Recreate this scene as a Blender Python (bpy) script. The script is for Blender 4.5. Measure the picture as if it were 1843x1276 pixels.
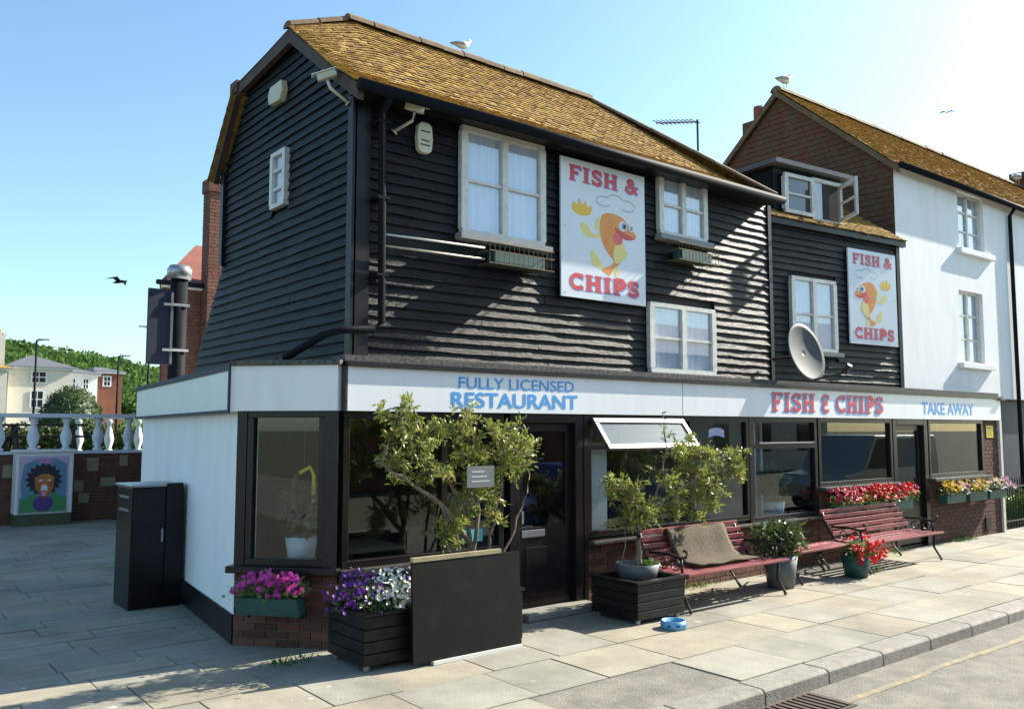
import bpy, bmesh, math, random
from mathutils import Vector, Matrix
random.seed(7)
for o in list(bpy.data.objects): bpy.data.objects.remove(o)
S = bpy.context.scene
COL = S.collection
# ------------------------------------------------------------------ camera, world, sun, exposure
cam = bpy.data.cameras.new('camera'); cam.lens = 30.31; cam.sensor_width = 36; cam.clip_end = 3000
co = bpy.data.objects.new('camera', cam); COL.objects.link(co)
co.location = (-3.898, -7.477, 2.05)
co.rotation_euler = Vector((0.62403, 0.77665, 0.08603)).to_track_quat('-Z', 'Y').to_euler()
S.camera = co
SUN = Vector((1.0, -0.15, 0.66)).normalized()
W = bpy.data.worlds.new('World'); S.world = W; W.use_nodes = True
nt = W.node_tree; bg = nt.nodes['Background']
sky = nt.nodes.new('ShaderNodeTexSky'); sky.sky_type = 'NISHITA'; sky.sun_disc = False
sky.sun_elevation = math.asin(SUN.z); sky.sun_rotation = math.atan2(SUN.x, SUN.y)
sky.air_density = 1.0; sky.dust_density = 1.0; sky.ozone_density = 0.7
wb = nt.nodes.new('ShaderNodeVectorMath'); wb.operation = 'MULTIPLY'; wb.inputs[1].default_value = (.82, 1.0, 1.03)   # camera white balance of the sky light
nt.links.new(sky.outputs[0], wb.inputs[0]); nt.links.new(wb.outputs[0], bg.inputs[0]); bg.inputs[1].default_value = 0.1
sl = bpy.data.lights.new('sun', 'SUN'); sl.energy = 4.8; sl.angle = math.radians(.5); sl.color = (1, .93, .8)
so = bpy.data.objects.new('sun', sl); COL.objects.link(so)
so.rotation_euler = (-SUN).to_track_quat('-Z', 'Y').to_euler(); so.location = (20, -5, 20)
S.view_settings.view_transform = 'Standard'; S.view_settings.look = 'None'
S.view_settings.exposure = 1.35; S.view_settings.gamma = 1

# ------------------------------------------------------------------ materials
def mat(name, c, rough=.6, c2=None, scale=6, bump=0, metal=0, spec=.5, obj_rand=0, stretch=None, detail=6, lo=.4, hi=.65, bscale=None):
    m = bpy.data.materials.new(name); m.use_nodes = True
    t = m.node_tree; b = t.nodes['Principled BSDF']
    b.inputs['Roughness'].default_value = rough; b.inputs['Metallic'].default_value = metal
    b.inputs['Specular IOR Level'].default_value = spec
    col = None
    tc = t.nodes.new('ShaderNodeTexCoord'); vec = tc.outputs['Object']
    if stretch:
        mp = t.nodes.new('ShaderNodeMapping'); mp.inputs['Scale'].default_value = stretch
        t.links.new(vec, mp.inputs[0]); vec = mp.outputs[0]
    if c2 or bump:
        n = t.nodes.new('ShaderNodeTexNoise'); n.inputs['Scale'].default_value = scale; n.inputs['Detail'].default_value = detail
        n.inputs['Roughness'].default_value = .65
        t.links.new(vec, n.inputs['Vector'])
    if c2:
        r = t.nodes.new('ShaderNodeValToRGB'); r.color_ramp.elements[0].color = (*c, 1); r.color_ramp.elements[1].color = (*c2, 1)
        r.color_ramp.elements[0].position = lo; r.color_ramp.elements[1].position = hi
        t.links.new(n.outputs[0], r.inputs[0]); col = r.outputs[0]
    if obj_rand:
        oi = t.nodes.new('ShaderNodeObjectInfo'); mr = t.nodes.new('ShaderNodeMapRange')
        mr.inputs[3].default_value = 1 - obj_rand; mr.inputs[4].default_value = 1 + obj_rand
        t.links.new(oi.outputs['Random'], mr.inputs[0])
        mx = t.nodes.new('ShaderNodeVectorMath'); mx.operation = 'SCALE'
        if col: t.links.new(col, mx.inputs[0])
        else: mx.inputs[0].default_value = c
        t.links.new(mr.outputs[0], mx.inputs['Scale']); col = mx.outputs[0]
    if col: t.links.new(col, b.inputs['Base Color'])
    else: b.inputs['Base Color'].default_value = (*c, 1)
    if bump:
        n2 = n
        if bscale:
            n2 = t.nodes.new('ShaderNodeTexNoise'); n2.inputs['Scale'].default_value = bscale; n2.inputs['Detail'].default_value = 4
            t.links.new(vec, n2.inputs['Vector'])
        bp = t.nodes.new('ShaderNodeBump'); bp.inputs['Strength'].default_value = bump; bp.inputs['Distance'].default_value = .02
        t.links.new(n2.outputs[0], bp.inputs['Height']); t.links.new(bp.outputs[0], b.inputs['Normal'])
    return m
def glass(name, tint=(.92, .95, .94), k=.9, r0=.06):
    m = bpy.data.materials.new(name); m.use_nodes = True; t = m.node_tree; t.nodes.clear()
    o = t.nodes.new('ShaderNodeOutputMaterial'); mx = t.nodes.new('ShaderNodeMixShader'); ge = t.nodes.new('ShaderNodeNewGeometry')
    dt = t.nodes.new('ShaderNodeVectorMath'); dt.operation = 'DOT_PRODUCT'; t.links.new(ge.outputs['Normal'], dt.inputs[0]); t.links.new(ge.outputs['Incoming'], dt.inputs[1])
    prev = dt.outputs['Value']
    for op, v in (('ABSOLUTE', None), ('SUBTRACT', 1), ('POWER', 5), ('MULTIPLY_ADD', k)):     # Schlick reflectance of a double-glazed pane, same from both sides
        q = t.nodes.new('ShaderNodeMath'); q.operation = op
        if op == 'SUBTRACT': q.inputs[0].default_value = 1; t.links.new(prev, q.inputs[1])
        else:
            t.links.new(prev, q.inputs[0])
            if v is not None: q.inputs[1].default_value = v
        if op == 'MULTIPLY_ADD': q.inputs[2].default_value = r0
        prev = q.outputs[0]
    tr = t.nodes.new('ShaderNodeBsdfTransparent'); tr.inputs[0].default_value = (*tint, 1)
    g = t.nodes.new('ShaderNodeBsdfGlossy'); g.inputs['Roughness'].default_value = .01
    t.links.new(prev, mx.inputs[0]); t.links.new(tr.outputs[0], mx.inputs[1]); t.links.new(g.outputs[0], mx.inputs[2]); t.links.new(mx.outputs[0], o.inputs[0])
    return m
def leafmat(name, a, b, scale=9):
    m = mat(name, a, .45, b, scale, detail=3, lo=.35, hi=.65)
    t = m.node_tree; p = t.nodes['Principled BSDF']; out = [n for n in t.nodes if n.type == 'OUTPUT_MATERIAL'][0]
    tl = t.nodes.new('ShaderNodeBsdfTranslucent'); mx = t.nodes.new('ShaderNodeMixShader'); mx.inputs[0].default_value = .3
    src = p.inputs['Base Color'].links[0].from_socket
    t.links.new(src, tl.inputs[0]); t.links.new(p.outputs[0], mx.inputs[1]); t.links.new(tl.outputs[0], mx.inputs[2]); t.links.new(mx.outputs[0], out.inputs[0])
    return m
M = {}
M['board'] = mat('black_weatherboard', (.0035, .0045, .007), .45, (.021, .0195, .018), 5, .5, obj_rand=.3, spec=.2, stretch=(1, 1, 9), lo=.45, hi=.85, bscale=14)
M['blackpaint'] = mat('black_paint', (.005, .006, .008), .4, (.018, .018, .018), 8, spec=.3)
M['core'] = mat('wall_core', (.012, .012, .014), .8)
M['tile'] = mat('mossy_roof_tile', (.2, .105, .035), .9, (.42, .27, .05), 5, .4, detail=9, lo=.36, hi=.62, bscale=60)
cr = [n for n in M['tile'].node_tree.nodes if n.type == 'VALTORGB'][0].color_ramp; cr.elements[0].color = (.12, .08, .045, 1); cr.elements[0].position = .34; cr.elements[1].color = (.36, .28, .05, 1); cr.elements[1].position = .66
e_ = cr.elements.new(.47); e_.color = (.28, .145, .035, 1); e_ = cr.elements.new(.55); e_.color = (.4, .24, .045, 1)
[n for n in M['tile'].node_tree.nodes if n.type == 'TEX_NOISE'][0].inputs['Scale'].default_value = 11
M['ridge'] = mat('ridge_tile', (.13, .08, .045), .85, (.19, .125, .06), 7, .3, obj_rand=.15)
M['hung'] = mat('red_hung_tile', (.12, .035, .022), .85, (.09, .07, .025), 4, .3, detail=8)
M['whiteframe'] = mat('white_window_paint', (.68, .67, .62), .45, (.55, .53, .48), 9)
M['whitewall'] = mat('white_render', (.87, .87, .86), .8, (.76, .75, .72), 1.6, .15, bscale=40, stretch=(1.5, 1.5, .35), lo=.45, hi=.8)
M['fascia'] = mat('white_fascia', (.84, .85, .87), .35, (.77, .78, .8), 1.6, stretch=(2, 2, .3), lo=.45, hi=.75)
M['felt'] = mat('roof_felt', (.05, .05, .05), .9, (.16, .15, .13), 25)
M['darkframe'] = mat('dark_brown_frame', (.009, .007, .007), .32, (.016, .013, .012), 12, spec=.35)
M['sill'] = mat('worn_sill', (.035, .03, .03), .3, (.12, .11, .1), 14, stretch=(1, 6, 1))
M['greysill'] = mat('grey_weathered_sill', (.2, .21, .22), .7, (.3, .3, .29), 10, stretch=(1, 6, 6))
M['brick'] = mat('red_brick', (.11, .04, .028), .85, (.17, .075, .045), 9, .3, obj_rand=.35, bscale=50)
M['mortar'] = mat('mortar', (.2, .17, .13), .95, (.13, .11, .085), 20, .3)
M['glass'] = glass('window_glass'); M['clear'] = glass('upper_glass', (.97, .98, 1), .85, .13)
M['net'] = mat('net_curtain', (.62, .7, .8), .9, (.76, .81, .86), 3, stretch=(14, 14, .4))  # pale blue puts some of the panes' sky reflection into the curtain colour
M['roomshade'] = mat('room_shade_paint', (.05, .045, .04), .9)
M['slab'] = mat('paving_slab', (.31, .29, .235), .85, (.245, .23, .19), 2.2, .25, obj_rand=.07, detail=9, bscale=45)
def slabtone():                                   # greyer and yellower flags, pale spots of droppings and gum
    t = M['slab'].node_tree; b = t.nodes['Principled BSDF']; src = b.inputs['Base Color'].links[0].from_socket
    oi = t.nodes.new('ShaderNodeObjectInfo'); wn = t.nodes.new('ShaderNodeTexWhiteNoise'); wn.noise_dimensions = '1D'; t.links.new(oi.outputs['Random'], wn.inputs['W'])
    r = t.nodes.new('ShaderNodeValToRGB'); r.color_ramp.elements[0].color = (.96, .98, .98, 1); r.color_ramp.elements[1].color = (1.05, 1.0, .92, 1); r.color_ramp.elements[0].position = .35; r.color_ramp.elements[1].position = .7; t.links.new(wn.outputs['Value'], r.inputs[0])
    mx = t.nodes.new('ShaderNodeMix'); mx.data_type = 'RGBA'; mx.blend_type = 'MULTIPLY'; mx.inputs[0].default_value = 1; t.links.new(src, mx.inputs[6]); t.links.new(r.outputs[0], mx.inputs[7])
    ge = t.nodes.new('ShaderNodeNewGeometry'); n = t.nodes.new('ShaderNodeTexNoise'); n.inputs['Scale'].default_value = 5.5; n.inputs['Detail'].default_value = 2; t.links.new(ge.outputs['Position'], n.inputs['Vector'])
    r2 = t.nodes.new('ShaderNodeValToRGB'); r2.color_ramp.elements[0].position = .715; r2.color_ramp.elements[1].position = .75; t.links.new(n.outputs[0], r2.inputs[0])
    m2 = t.nodes.new('ShaderNodeMix'); m2.data_type = 'RGBA'; t.links.new(r2.outputs[0], m2.inputs[0]); t.links.new(mx.outputs[2], m2.inputs[6]); m2.inputs[7].default_value = (.5, .5, .47, 1)
    n3 = t.nodes.new('ShaderNodeTexNoise'); n3.inputs['Scale'].default_value = .9; n3.inputs['Detail'].default_value = 6; t.links.new(ge.outputs['Position'], n3.inputs['Vector'])
    r3 = t.nodes.new('ShaderNodeValToRGB'); r3.color_ramp.elements[0].color = (.72, .72, .72, 1); r3.color_ramp.elements[0].position = .35; r3.color_ramp.elements[1].position = .55; t.links.new(n3.outputs[0], r3.inputs[0])
    m3 = t.nodes.new('ShaderNodeMix'); m3.data_type = 'RGBA'; m3.blend_type = 'MULTIPLY'; m3.inputs[0].default_value = 1; t.links.new(m2.outputs[2], m3.inputs[6]); t.links.new(r3.outputs[0], m3.inputs[7]); t.links.new(m3.outputs[2], b.inputs['Base Color'])
slabtone()
M['joint'] = mat('paving_joint', (.09, .075, .06), .95, (.14, .12, .08), 14)
M['kerb'] = mat('kerb_stone', (.25, .235, .2), .85, (.17, .16, .14), 11, .35, obj_rand=.1, bscale=60)
M['road'] = mat('asphalt', (.15, .14, .12), .9, (.24, .22, .18), 3.5, .6, detail=15, bscale=70)
M['yellow'] = mat('yellow_line', (.36, .27, .1), .8, (.2, .175, .13), 9, lo=.36, hi=.52)
M['iron'] = mat('cast_iron', (.012, .012, .014), .4, (.03, .03, .03), 12)
M['bench'] = mat('red_bench_paint', (.24, .055, .06), .3, (.3, .1, .1), 8, stretch=(1, 8, 8), obj_rand=.12)
M['mat'] = mat('brown_sacking', (.075, .058, .036), .95, (.105, .085, .052), 30, .6)
M['plantbox'] = mat('black_planter', (.005, .006, .005), .45, (.014, .014, .012), 8, obj_rand=.2, spec=.3)
M['greenbox'] = mat('green_plastic', (.012, .07, .06), .5, (.02, .09, .08), 6)
M['greypot'] = mat('grey_pot', (.09, .1, .11), .5, (.13, .14, .15), 5)
M['soil'] = mat('soil', (.05, .03, .018), .95, (.1, .055, .02), 20, .5)
M['bark'] = mat('bark', (.16, .12, .08), .9, (.26, .21, .15), 14, .5)
M['leaf'] = leafmat('olive_leaf', (.11, .17, .03), (.4, .4, .09), 7)
M['leafd'] = leafmat('dark_leaf', (.03, .06, .018), (.09, .13, .03), 9)
M['leafb'] = leafmat('bright_leaf', (.06, .13, .02), (.13, .22, .04), 9)
M['wood'] = leafmat('woodland', (.05, .11, .03), (.12, .2, .05), .12); M['wood'].node_tree.nodes['Principled BSDF'].inputs['Roughness'].default_value = .9; M['wood'].node_tree.nodes['Principled BSDF'].inputs['Specular IOR Level'].default_value = .1
for n_, c_ in dict(pink=(.7, .07, .42), red=(.7, .012, .015), crimson=(.5, .015, .08), white=(.8, .8, .82), purple=(.16, .02, .3), yellowf=(.75, .5, .02), palepink=(.75, .42, .6)).items():
    M[n_] = leafmat('petal_' + n_, c_, tuple(x * .75 for x in c_), 12)
M['sign'] = mat('white_sign', (.72, .76, .8), .3)
M['tred'] = mat('red_lettering', (.62, .035, .05), .4); M['tblue'] = mat('blue_lettering', (.07, .33, .75), .4); M['tshadow'] = mat('lilac_lettering', (.28, .33, .65), .4)
M['orange'] = mat('fish_orange', (.8, .22, .015), .4, (.75, .32, .04), 7); M['fyellow'] = mat('fish_yellow', (.8, .68, .2), .4); M['fchip'] = mat('chip_yellow', (.8, .5, .03), .4)
M['fline'] = mat('print_grey', (.42, .46, .5), .5); M['white'] = mat('white_plastic', (.7, .7, .66), .4); M['cream'] = mat('cream_plastic', (.58, .55, .4), .45, (.5, .47, .34), 10)
M['fblue'] = mat('eye_blue', (.05, .3, .5), .4); M['black'] = mat('print_black', (.004, .004, .004), .55, (.014, .013, .012), 4, spec=.25, lo=.5, hi=.8); M['tongue'] = mat('tongue', (.75, .1, .1), .4)
M['dish'] = mat('grey_dish', (.07, .08, .085), .6, (.1, .11, .11), 3, spec=.25); M['steel'] = mat('steel', (.35, .36, .37), .35, metal=.7)
M['cabinet'] = mat('black_cabinet', (.005, .005, .006), .3, (.01, .01, .01), 5, spec=.3)
M['navy'] = mat('navy_render', (.014, .02, .042), .6, (.02, .028, .05), 4)
M['pipe'] = mat('black_pipe', (.01, .012, .016), .65, spec=.08)
M['gull'] = mat('gull_white', (.75, .74, .72), .7); M['gullgrey'] = mat('gull_grey', (.36, .38, .42), .7); M['beak'] = mat('gull_yellow', (.7, .4, .08), .5)
M['balu'] = mat('white_balustrade', (.72, .74, .78), .6, (.62, .64, .66), 6)
M['stone'] = mat('pale_stone', (.32, .27, .16), .9, (.24, .2, .12), 6, .4)
M['slate'] = mat('slate_roof', (.09, .095, .11), .7, (.13, .13, .14), 5)
M['creamwall'] = mat('cream_render', (.66, .61, .52), .85, (.58, .54, .46), 2)
M['brickfar'] = mat('far_brick', (.2, .075, .04), .9, (.15, .055, .035), 2)
M['redroof'] = mat('red_roof', (.24, .075, .05), .85, (.18, .06, .045), 3)
M['darkwood'] = mat('dark_wood', (.05, .03, .02), .7, (.08, .05, .03), 6)
M['grass'] = leafmat('grass', (.05, .1, .02), (.12, .17, .04), 4)
M['ground'] = mat('ground', (.12, .12, .08), .95, (.09, .1, .05), .3)
M['bowl'] = mat('blue_bowl', (.16, .42, .68), .35); M['silver'] = mat('silver_paint', (.42, .43, .4), .25, metal=.5); M['bluecar'] = mat('blue_paint', (.01, .03, .2), .25)
M['tyre'] = mat('tyre', (.015, .015, .015), .8); M['carglass'] = mat('car_glass', (.015, .018, .02), .05)
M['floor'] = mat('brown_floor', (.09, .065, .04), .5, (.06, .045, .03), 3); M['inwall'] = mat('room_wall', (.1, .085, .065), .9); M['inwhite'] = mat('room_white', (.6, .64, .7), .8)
M['teal'] = mat('mural_teal', (.08, .25, .3), .6, (.15, .2, .4), 6); M['mpink'] = mat('mural_pink', (.55, .4, .5), .6, (.45, .35, .5), 5); M['mhair'] = mat('mural_black', (.02, .018, .018), .6)
M['mface'] = mat('mural_orange', (.5, .17, .04), .6, (.3, .08, .02), 9); M['mgreen'] = mat('mural_green', (.06, .25, .08), .6); M['mpurple'] = mat('mural_purple', (.09, .04, .2), .6); M['mrose'] = mat('mural_rose', (.7, .25, .45), .6)
M['cabgreen'] = mat('cabinet_olive', (.07, .075, .035), .6); M['teallabel'] = mat('teal_label', (.08, .45, .5), .5); M['yellowlabel'] = mat('yellow_label', (.75, .6, .03), .5); M['greyplaque'] = mat('grey_plaque', (.15, .16, .16), .6)

# ------------------------------------------------------------------ helpers
class Fr:
    def __init__(s, O, U, N): s.O = Vector((O[0], O[1], O[2] if len(O) > 2 else 0)); s.U = Vector((U[0], U[1], 0)).normalized(); s.N = Vector((N[0], N[1], 0)).normalized()
    def __call__(s, u, n, z): return s.O + s.U * u + s.N * n + Vector((0, 0, z))
    def rot(s): return Matrix((s.U, -s.N, Vector((0, 0, 1)))).transposed()
FRONT = Fr((0, 0), (1, 0), (0, -1))
CHAM = Fr((-.69, .77), (.69, -.77), (-.77, -.69))
SIDE = Fr((-.69, .77), (.12, 1), (-1, .12))
UP = Fr((.27, .3), (1, 0), (0, -1))
GAB = Fr((.27, 0), (0, 1), (-1, 0))
B2 = Fr((7.45, .5), (4.1, -.44), (-.44, -4.1))
WH = Fr((11.7, .6), (math.cos(.012), -math.sin(.012)), (-math.sin(.012), -math.cos(.012)))
class MB:
    def __init__(s): s.v = []; s.f = []
    def box(s, u0, u1, n0, n1, z0, z1, F=None):
        b = len(s.v); g = F or (lambda x, y, z: Vector((x, y, z)))
        for u in (u0, u1):
            for n in (n0, n1):
                for z in (z0, z1): s.v.append(g(u, n, z))
        for q in ((0, 1, 3, 2), (4, 6, 7, 5), (0, 4, 5, 1), (2, 3, 7, 6), (0, 2, 6, 4), (1, 5, 7, 3)): s.f.append(tuple(b + i for i in q))
        return s
    def quad(s, *p):
        b = len(s.v); s.v += [Vector(x) for x in p]; s.f.append(tuple(range(b, b + len(p)))); return s
    def prism(s, poly, d):
        b = len(s.v); n = len(poly); d = Vector(d); s.v += [Vector(p) for p in poly] + [Vector(p) + d for p in poly]
        s.f.append(tuple(range(b, b + n))); s.f.append(tuple(range(b + 2 * n - 1, b + n - 1, -1)))
        for i in range(n): j = (i + 1) % n; s.f.append((b + i, b + j, b + n + j, b + n + i))
        return s
    def tube(s, pts, r, k=8, cap=True):
        pts = [Vector(p) for p in pts]; R = r if isinstance(r, (list, tuple)) else [r] * len(pts); b = len(s.v)
        for i, p in enumerate(pts):
            d = (pts[min(i + 1, len(pts) - 1)] - pts[max(i - 1, 0)]).normalized()
            a = d.cross(Vector((0, 0, 1))) if abs(d.z) < .95 else d.cross(Vector((1, 0, 0))); a.normalize(); c = d.cross(a)
            for j in range(k):
                t = 2 * math.pi * j / k; s.v.append(p + (a * math.cos(t) + c * math.sin(t)) * R[i])
        for i in range(len(pts) - 1):
            for j in range(k):
                j2 = (j + 1) % k; s.f.append((b + i * k + j, b + i * k + j2, b + (i + 1) * k + j2, b + (i + 1) * k + j))
        if cap: s.f.append(tuple(range(b, b + k))); s.f.append(tuple(range(b + len(pts) * k - 1, b + (len(pts) - 1) * k - 1, -1)))
        return s
    def lathe(s, c, prof, k=20): return s.tube_raw(c, prof, k)
    def tube_raw(s, c, prof, k):
        b = len(s.v); c = Vector(c)
        for r, z in prof:
            for j in range(k): t = 2 * math.pi * j / k; s.v.append(c + Vector((r * math.cos(t), r * math.sin(t), z)))
        for i in range(len(prof) - 1):
            for j in range(k): j2 = (j + 1) % k; s.f.append((b + i * k + j, b + i * k + j2, b + (i + 1) * k + j2, b + (i + 1) * k + j))
        s.f.append(tuple(range(b, b + k))); s.f.append(tuple(range(b + len(prof) * k - 1, b + (len(prof) - 1) * k - 1, -1))); return s
    def leaf(s, p, L, w, up=None):
        d = Vector((random.gauss(0, 1), random.gauss(0, 1), random.gauss(.3, .8))).normalized() if up is None else up
        a = d.cross(Vector((random.gauss(0, 1), random.gauss(0, 1), random.gauss(0, 1)))).normalized() * w
        p = Vector(p); s.quad(p, p + d * L * .5 + a, p + d * L, p + d * L * .5 - a)
    def blob(s, c, rad, n, L, w, jit=1.):
        for _ in range(n):
            d = Vector((random.gauss(0, 1), random.gauss(0, 1), random.gauss(0, 1))).normalized(); r = random.random() ** .45 * jit
            s.leaf((c[0] + d.x * rad[0] * r, c[1] + d.y * rad[1] * r, c[2] + d.z * rad[2] * r), L * random.uniform(.7, 1.3), w)
    def flower(s, p, r, nrm=None):
        n = (Vector((random.gauss(0, .5) - .25, random.gauss(0, .5) - .6, random.gauss(.5, .4))) if nrm is None else Vector(nrm)).normalized()
        a = n.cross(Vector((0, 0, 1))); a.normalize(); c = n.cross(a); p = Vector(p); b = len(s.v)
        s.v.append(p)
        for j in range(10): t = j * math.pi / 5; rr = r * (1 if j % 2 == 0 else .62); s.v.append(p + (a * math.cos(t) + c * math.sin(t)) * rr + n * r * .25)
        for j in range(10): s.f.append((b, b + 1 + j, b + 1 + (j + 1) % 10))
    def build(s, name, m, parent=None, smooth=False, kind=None, bevel=0, norm=True):
        me = bpy.data.meshes.new(name); me.from_pydata([tuple(v) for v in s.v], [], s.f); me.materials.append(M[m] if isinstance(m, str) else m)
        if norm:
            bm = bmesh.new(); bm.from_mesh(me); bmesh.ops.recalc_face_normals(bm, faces=bm.faces); bm.to_mesh(me); bm.free()
        if smooth:
            for p in me.polygons: p.use_smooth = True
        o = bpy.data.objects.new(name, me); COL.objects.link(o)
        if bevel: bv = o.modifiers.new('bevel', 'BEVEL'); bv.width = bevel; bv.segments = 2; bv.limit_method = 'ANGLE'
        if parent: attach(o, parent)
        if kind: o['kind'] = kind
        return o
WM = {}
def attach(o, parent):
    o.parent = parent; o.matrix_parent_inverse = WM.get(parent.name, Matrix.Identity(4)).inverted()
def tag(o, label, cat, group=None):
    o['label'] = label; o['category'] = cat
    if group: o['group'] = group
    return o
def thing(name, loc, label, cat, group=None):
    o = bpy.data.objects.new(name, None); o.empty_display_size = .2; COL.objects.link(o); o.location = loc; WM[o.name] = Matrix.Translation(loc)
    return tag(o, label, cat, group)
UNIT = {}
def piece(name, m, parent, center, rot, size):     # a shared unit cube, scaled
    if m not in UNIT:
        me = bpy.data.meshes.new(name); b = bmesh.new(); bmesh.ops.create_cube(b, size=1); b.to_mesh(me); b.free(); me.materials.append(M[m]); UNIT[m] = me
    o = bpy.data.objects.new(name, UNIT[m]); COL.objects.link(o)
    o.matrix_basis = Matrix.Translation(center) @ rot.to_4x4() @ Matrix.Diagonal((*size, 1)); attach(o, parent); return o
def B(name, m, parent, u0, u1, n0, n1, z0, z1, F=None, bevel=0): return MB().box(u0, u1, n0, n1, z0, z1, F).build(name, m, parent, bevel=bevel)
def bricks(F, u0, u1, z0, z1, parent, single=True, L=.225, h=.075):
    B('mortar_wall', 'mortar', parent, u0, u1, -.1, -.007, z0, z1, F)
    row = 0; z = z0; mb = MB()
    while z < z1 - .02:
        u = u0 - (L / 2 if row % 2 else 0); zt = min(z + h - .011, z1)
        while u < u1 - .01:
            a, b = max(u, u0), min(u + L - .011, u1)
            if b - a > .03:
                pr = random.uniform(0, .004)
                if single: piece('brick', 'brick', parent, F((a + b) / 2, -.02 + pr, (z + zt) / 2), F.rot(), (b - a, .05, zt - z))
                else: mb.box(a, b, -.045 + pr, .005 + pr, z, zt, F)
            u += L
        z += h; row += 1
    if not single: o = mb.build('brick_course', 'brick', parent); o['kind'] = 'stuff'
def boards(F, zs, span, parent, holes=(), m='board', step=.11, off=0):
    z0, z1 = zs; z = z0
    while z < z1:
        zt = min(z + step + .02, z1 + .02); segs = [(span(z), span(min(zt, z1)))]
        (a0, b0), (a1, b1) = segs[0]
        cuts = []
        for (h0, h1, g0, g1) in holes:
            if zt - .02 > g0 and z < g1: cuts.append((h0, h1))
        cuts.sort(); parts = []; cur = None; lo = (a0, a1)
        for h0, h1 in cuts: parts.append((lo, (h0, h0))); lo = (h1, h1)
        parts.append((lo, (b0, b1)))
        for (l0, l1), (r0, r1) in parts:
            if max(r0 - l0, r1 - l1) < .04: continue
            # split long runs at butt joints
            joints = []; L = r0 - l0
            if L > 3.2: joints = [l0 + L * random.uniform(.3, .7)]
            ends = [(l0, l1)] + [(j, j) for j in joints] + [(r0, r1)]
            for (s0, s1), (e0, e1) in zip(ends, ends[1:]):
                mb = MB(); n = max(2, int(abs(e0 - s0) / .35) + 1); prev = None
                for i in range(n + 1):
                    t = i / n; ub = s0 + (e0 - s0) * t; ut = s1 + (e1 - s1) * t
                    if i == 0 and joints: ub += .002; ut += .002
                    jz = random.gauss(0, .0028); jn = random.gauss(0, .003)
                    q = [F(ub, .038 + jn + off, z + jz), F(ut, .010 + off, zt), F(ut, -.004 + off, zt), F(ub, .014 + jn + off, z + jz)]
                    b = len(mb.v); mb.v += q
                    if i: mb.f += [(b - 4, b, b + 1, b - 3), (b - 3, b + 1, b + 2, b - 2), (b - 2, b + 2, b + 3, b - 1), (b - 1, b + 3, b, b - 4)]
                    if i in (0, n): mb.f.append((b, b + 1, b + 2, b + 3))
                mb.build('weatherboard', m, parent)
        z += step
def window(F, u0, u1, z0, z1, parent, n=.05, lights=2, bars=1, fw=.06, frame='whiteframe', pane='clear', back='net', sill=True):
    w = B('window', 'core', parent, u0, u1, -.06, n - .05, z0, z1, F)
    f = MB(); f.box(u0, u1, n - .04, n + .03, z1 - fw, z1, F).box(u0, u1, n - .04, n + .03, z0, z0 + fw, F)
    us = [u0 + (u1 - u0) * i / lights for i in range(lights + 1)]
    for i, u in enumerate(us):
        h = fw * .95 if 0 < i < lights else fw; c = u + (fw / 2 if i == 0 else -fw / 2 if i == lights else 0); f.box(c - h * .75, c + h * .75, n - .039, n + .031, z0 + fw, z1 - fw, F)
    for i in range(lights):
        for k in range(bars): zz = z0 + (z1 - z0) * (k + 1) / (bars + 1); f.box(us[i] + fw * .6, us[i + 1] - fw * .6, n - .03, n + .02, zz - .017, zz + .017, F)
    f.build('frame', frame, w)
    for i in range(lights): B('pane', pane, w, us[i] + .02, us[i + 1] - .02, n - .012, n - .006, z0 + .02, z1 - .02, F)
    if back:
        mb = MB(); k = 40; prev = None
        for i in range(k + 1):
            u = u0 + .03 + (u1 - u0 - .06) * i / k; d = n - .032 + .012 * math.sin(i * 1.7) * random.uniform(.5, 1)
            b = len(mb.v); mb.v += [F(u, d, z0 + .03), F(u, d, z1 - .03)]
            if i: mb.f.append((b - 2, b, b + 1, b - 1))
        mb.build('curtain', back, w, smooth=True, norm=False)
    if sill: B('sill', 'greysill', w, u0 - .06, u1 + .06, -.02, n + .1, z0 - .07, z0 - .003, F)
    return w
def text(body, F, u0, u1, z0, z1, m, parent, n=.004, bold=.012):
    c = bpy.data.curves.new('lettering', 'FONT'); c.body = body; c.size = 1; c.offset = bold; c.extrude = .0
    o = bpy.data.objects.new('tmp', c); COL.objects.link(o); dg = bpy.context.evaluated_depsgraph_get(); me = bpy.data.meshes.new_from_object(o.evaluated_get(dg)); bpy.data.objects.remove(o)
    xs = [v.co.x for v in me.vertices]; ys = [v.co.y for v in me.vertices]; x0, x1, y0, y1 = min(xs), max(xs), min(ys), max(ys)
    for v in me.vertices: v.co = F(u0 + (v.co.x - x0) / (x1 - x0) * (u1 - u0), n, z0 + (v.co.y - y0) / (y1 - y0) * (z1 - z0))
    bm = bmesh.new(); bm.from_mesh(me); left = set(bm.verts)
    while left:                                   # one object per letter
        st = [left.pop()]; isl = set(st)
        while st:
            for e in st.pop().link_edges:
                for v in e.verts:
                    if v in left: left.discard(v); isl.add(v); st.append(v)
        q = MB(); ix = {}
        for v in isl: ix[v] = len(q.v); q.v.append(v.co.copy())
        q.f = [tuple(ix[v] for v in f.verts) for f in bm.faces if f.verts[0] in isl]; q.build('letter', m, parent, norm=False)
    bm.free()
def arc(cx, cy, rx, ry, a0, a1, k=14): return [(cx + rx * math.cos(math.radians(a0 + (a1 - a0) * i / k)), cy + ry * math.sin(math.radians(a0 + (a1 - a0) * i / k))) for i in range(k + 1)]
t_ = .24; SER = .1
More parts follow.
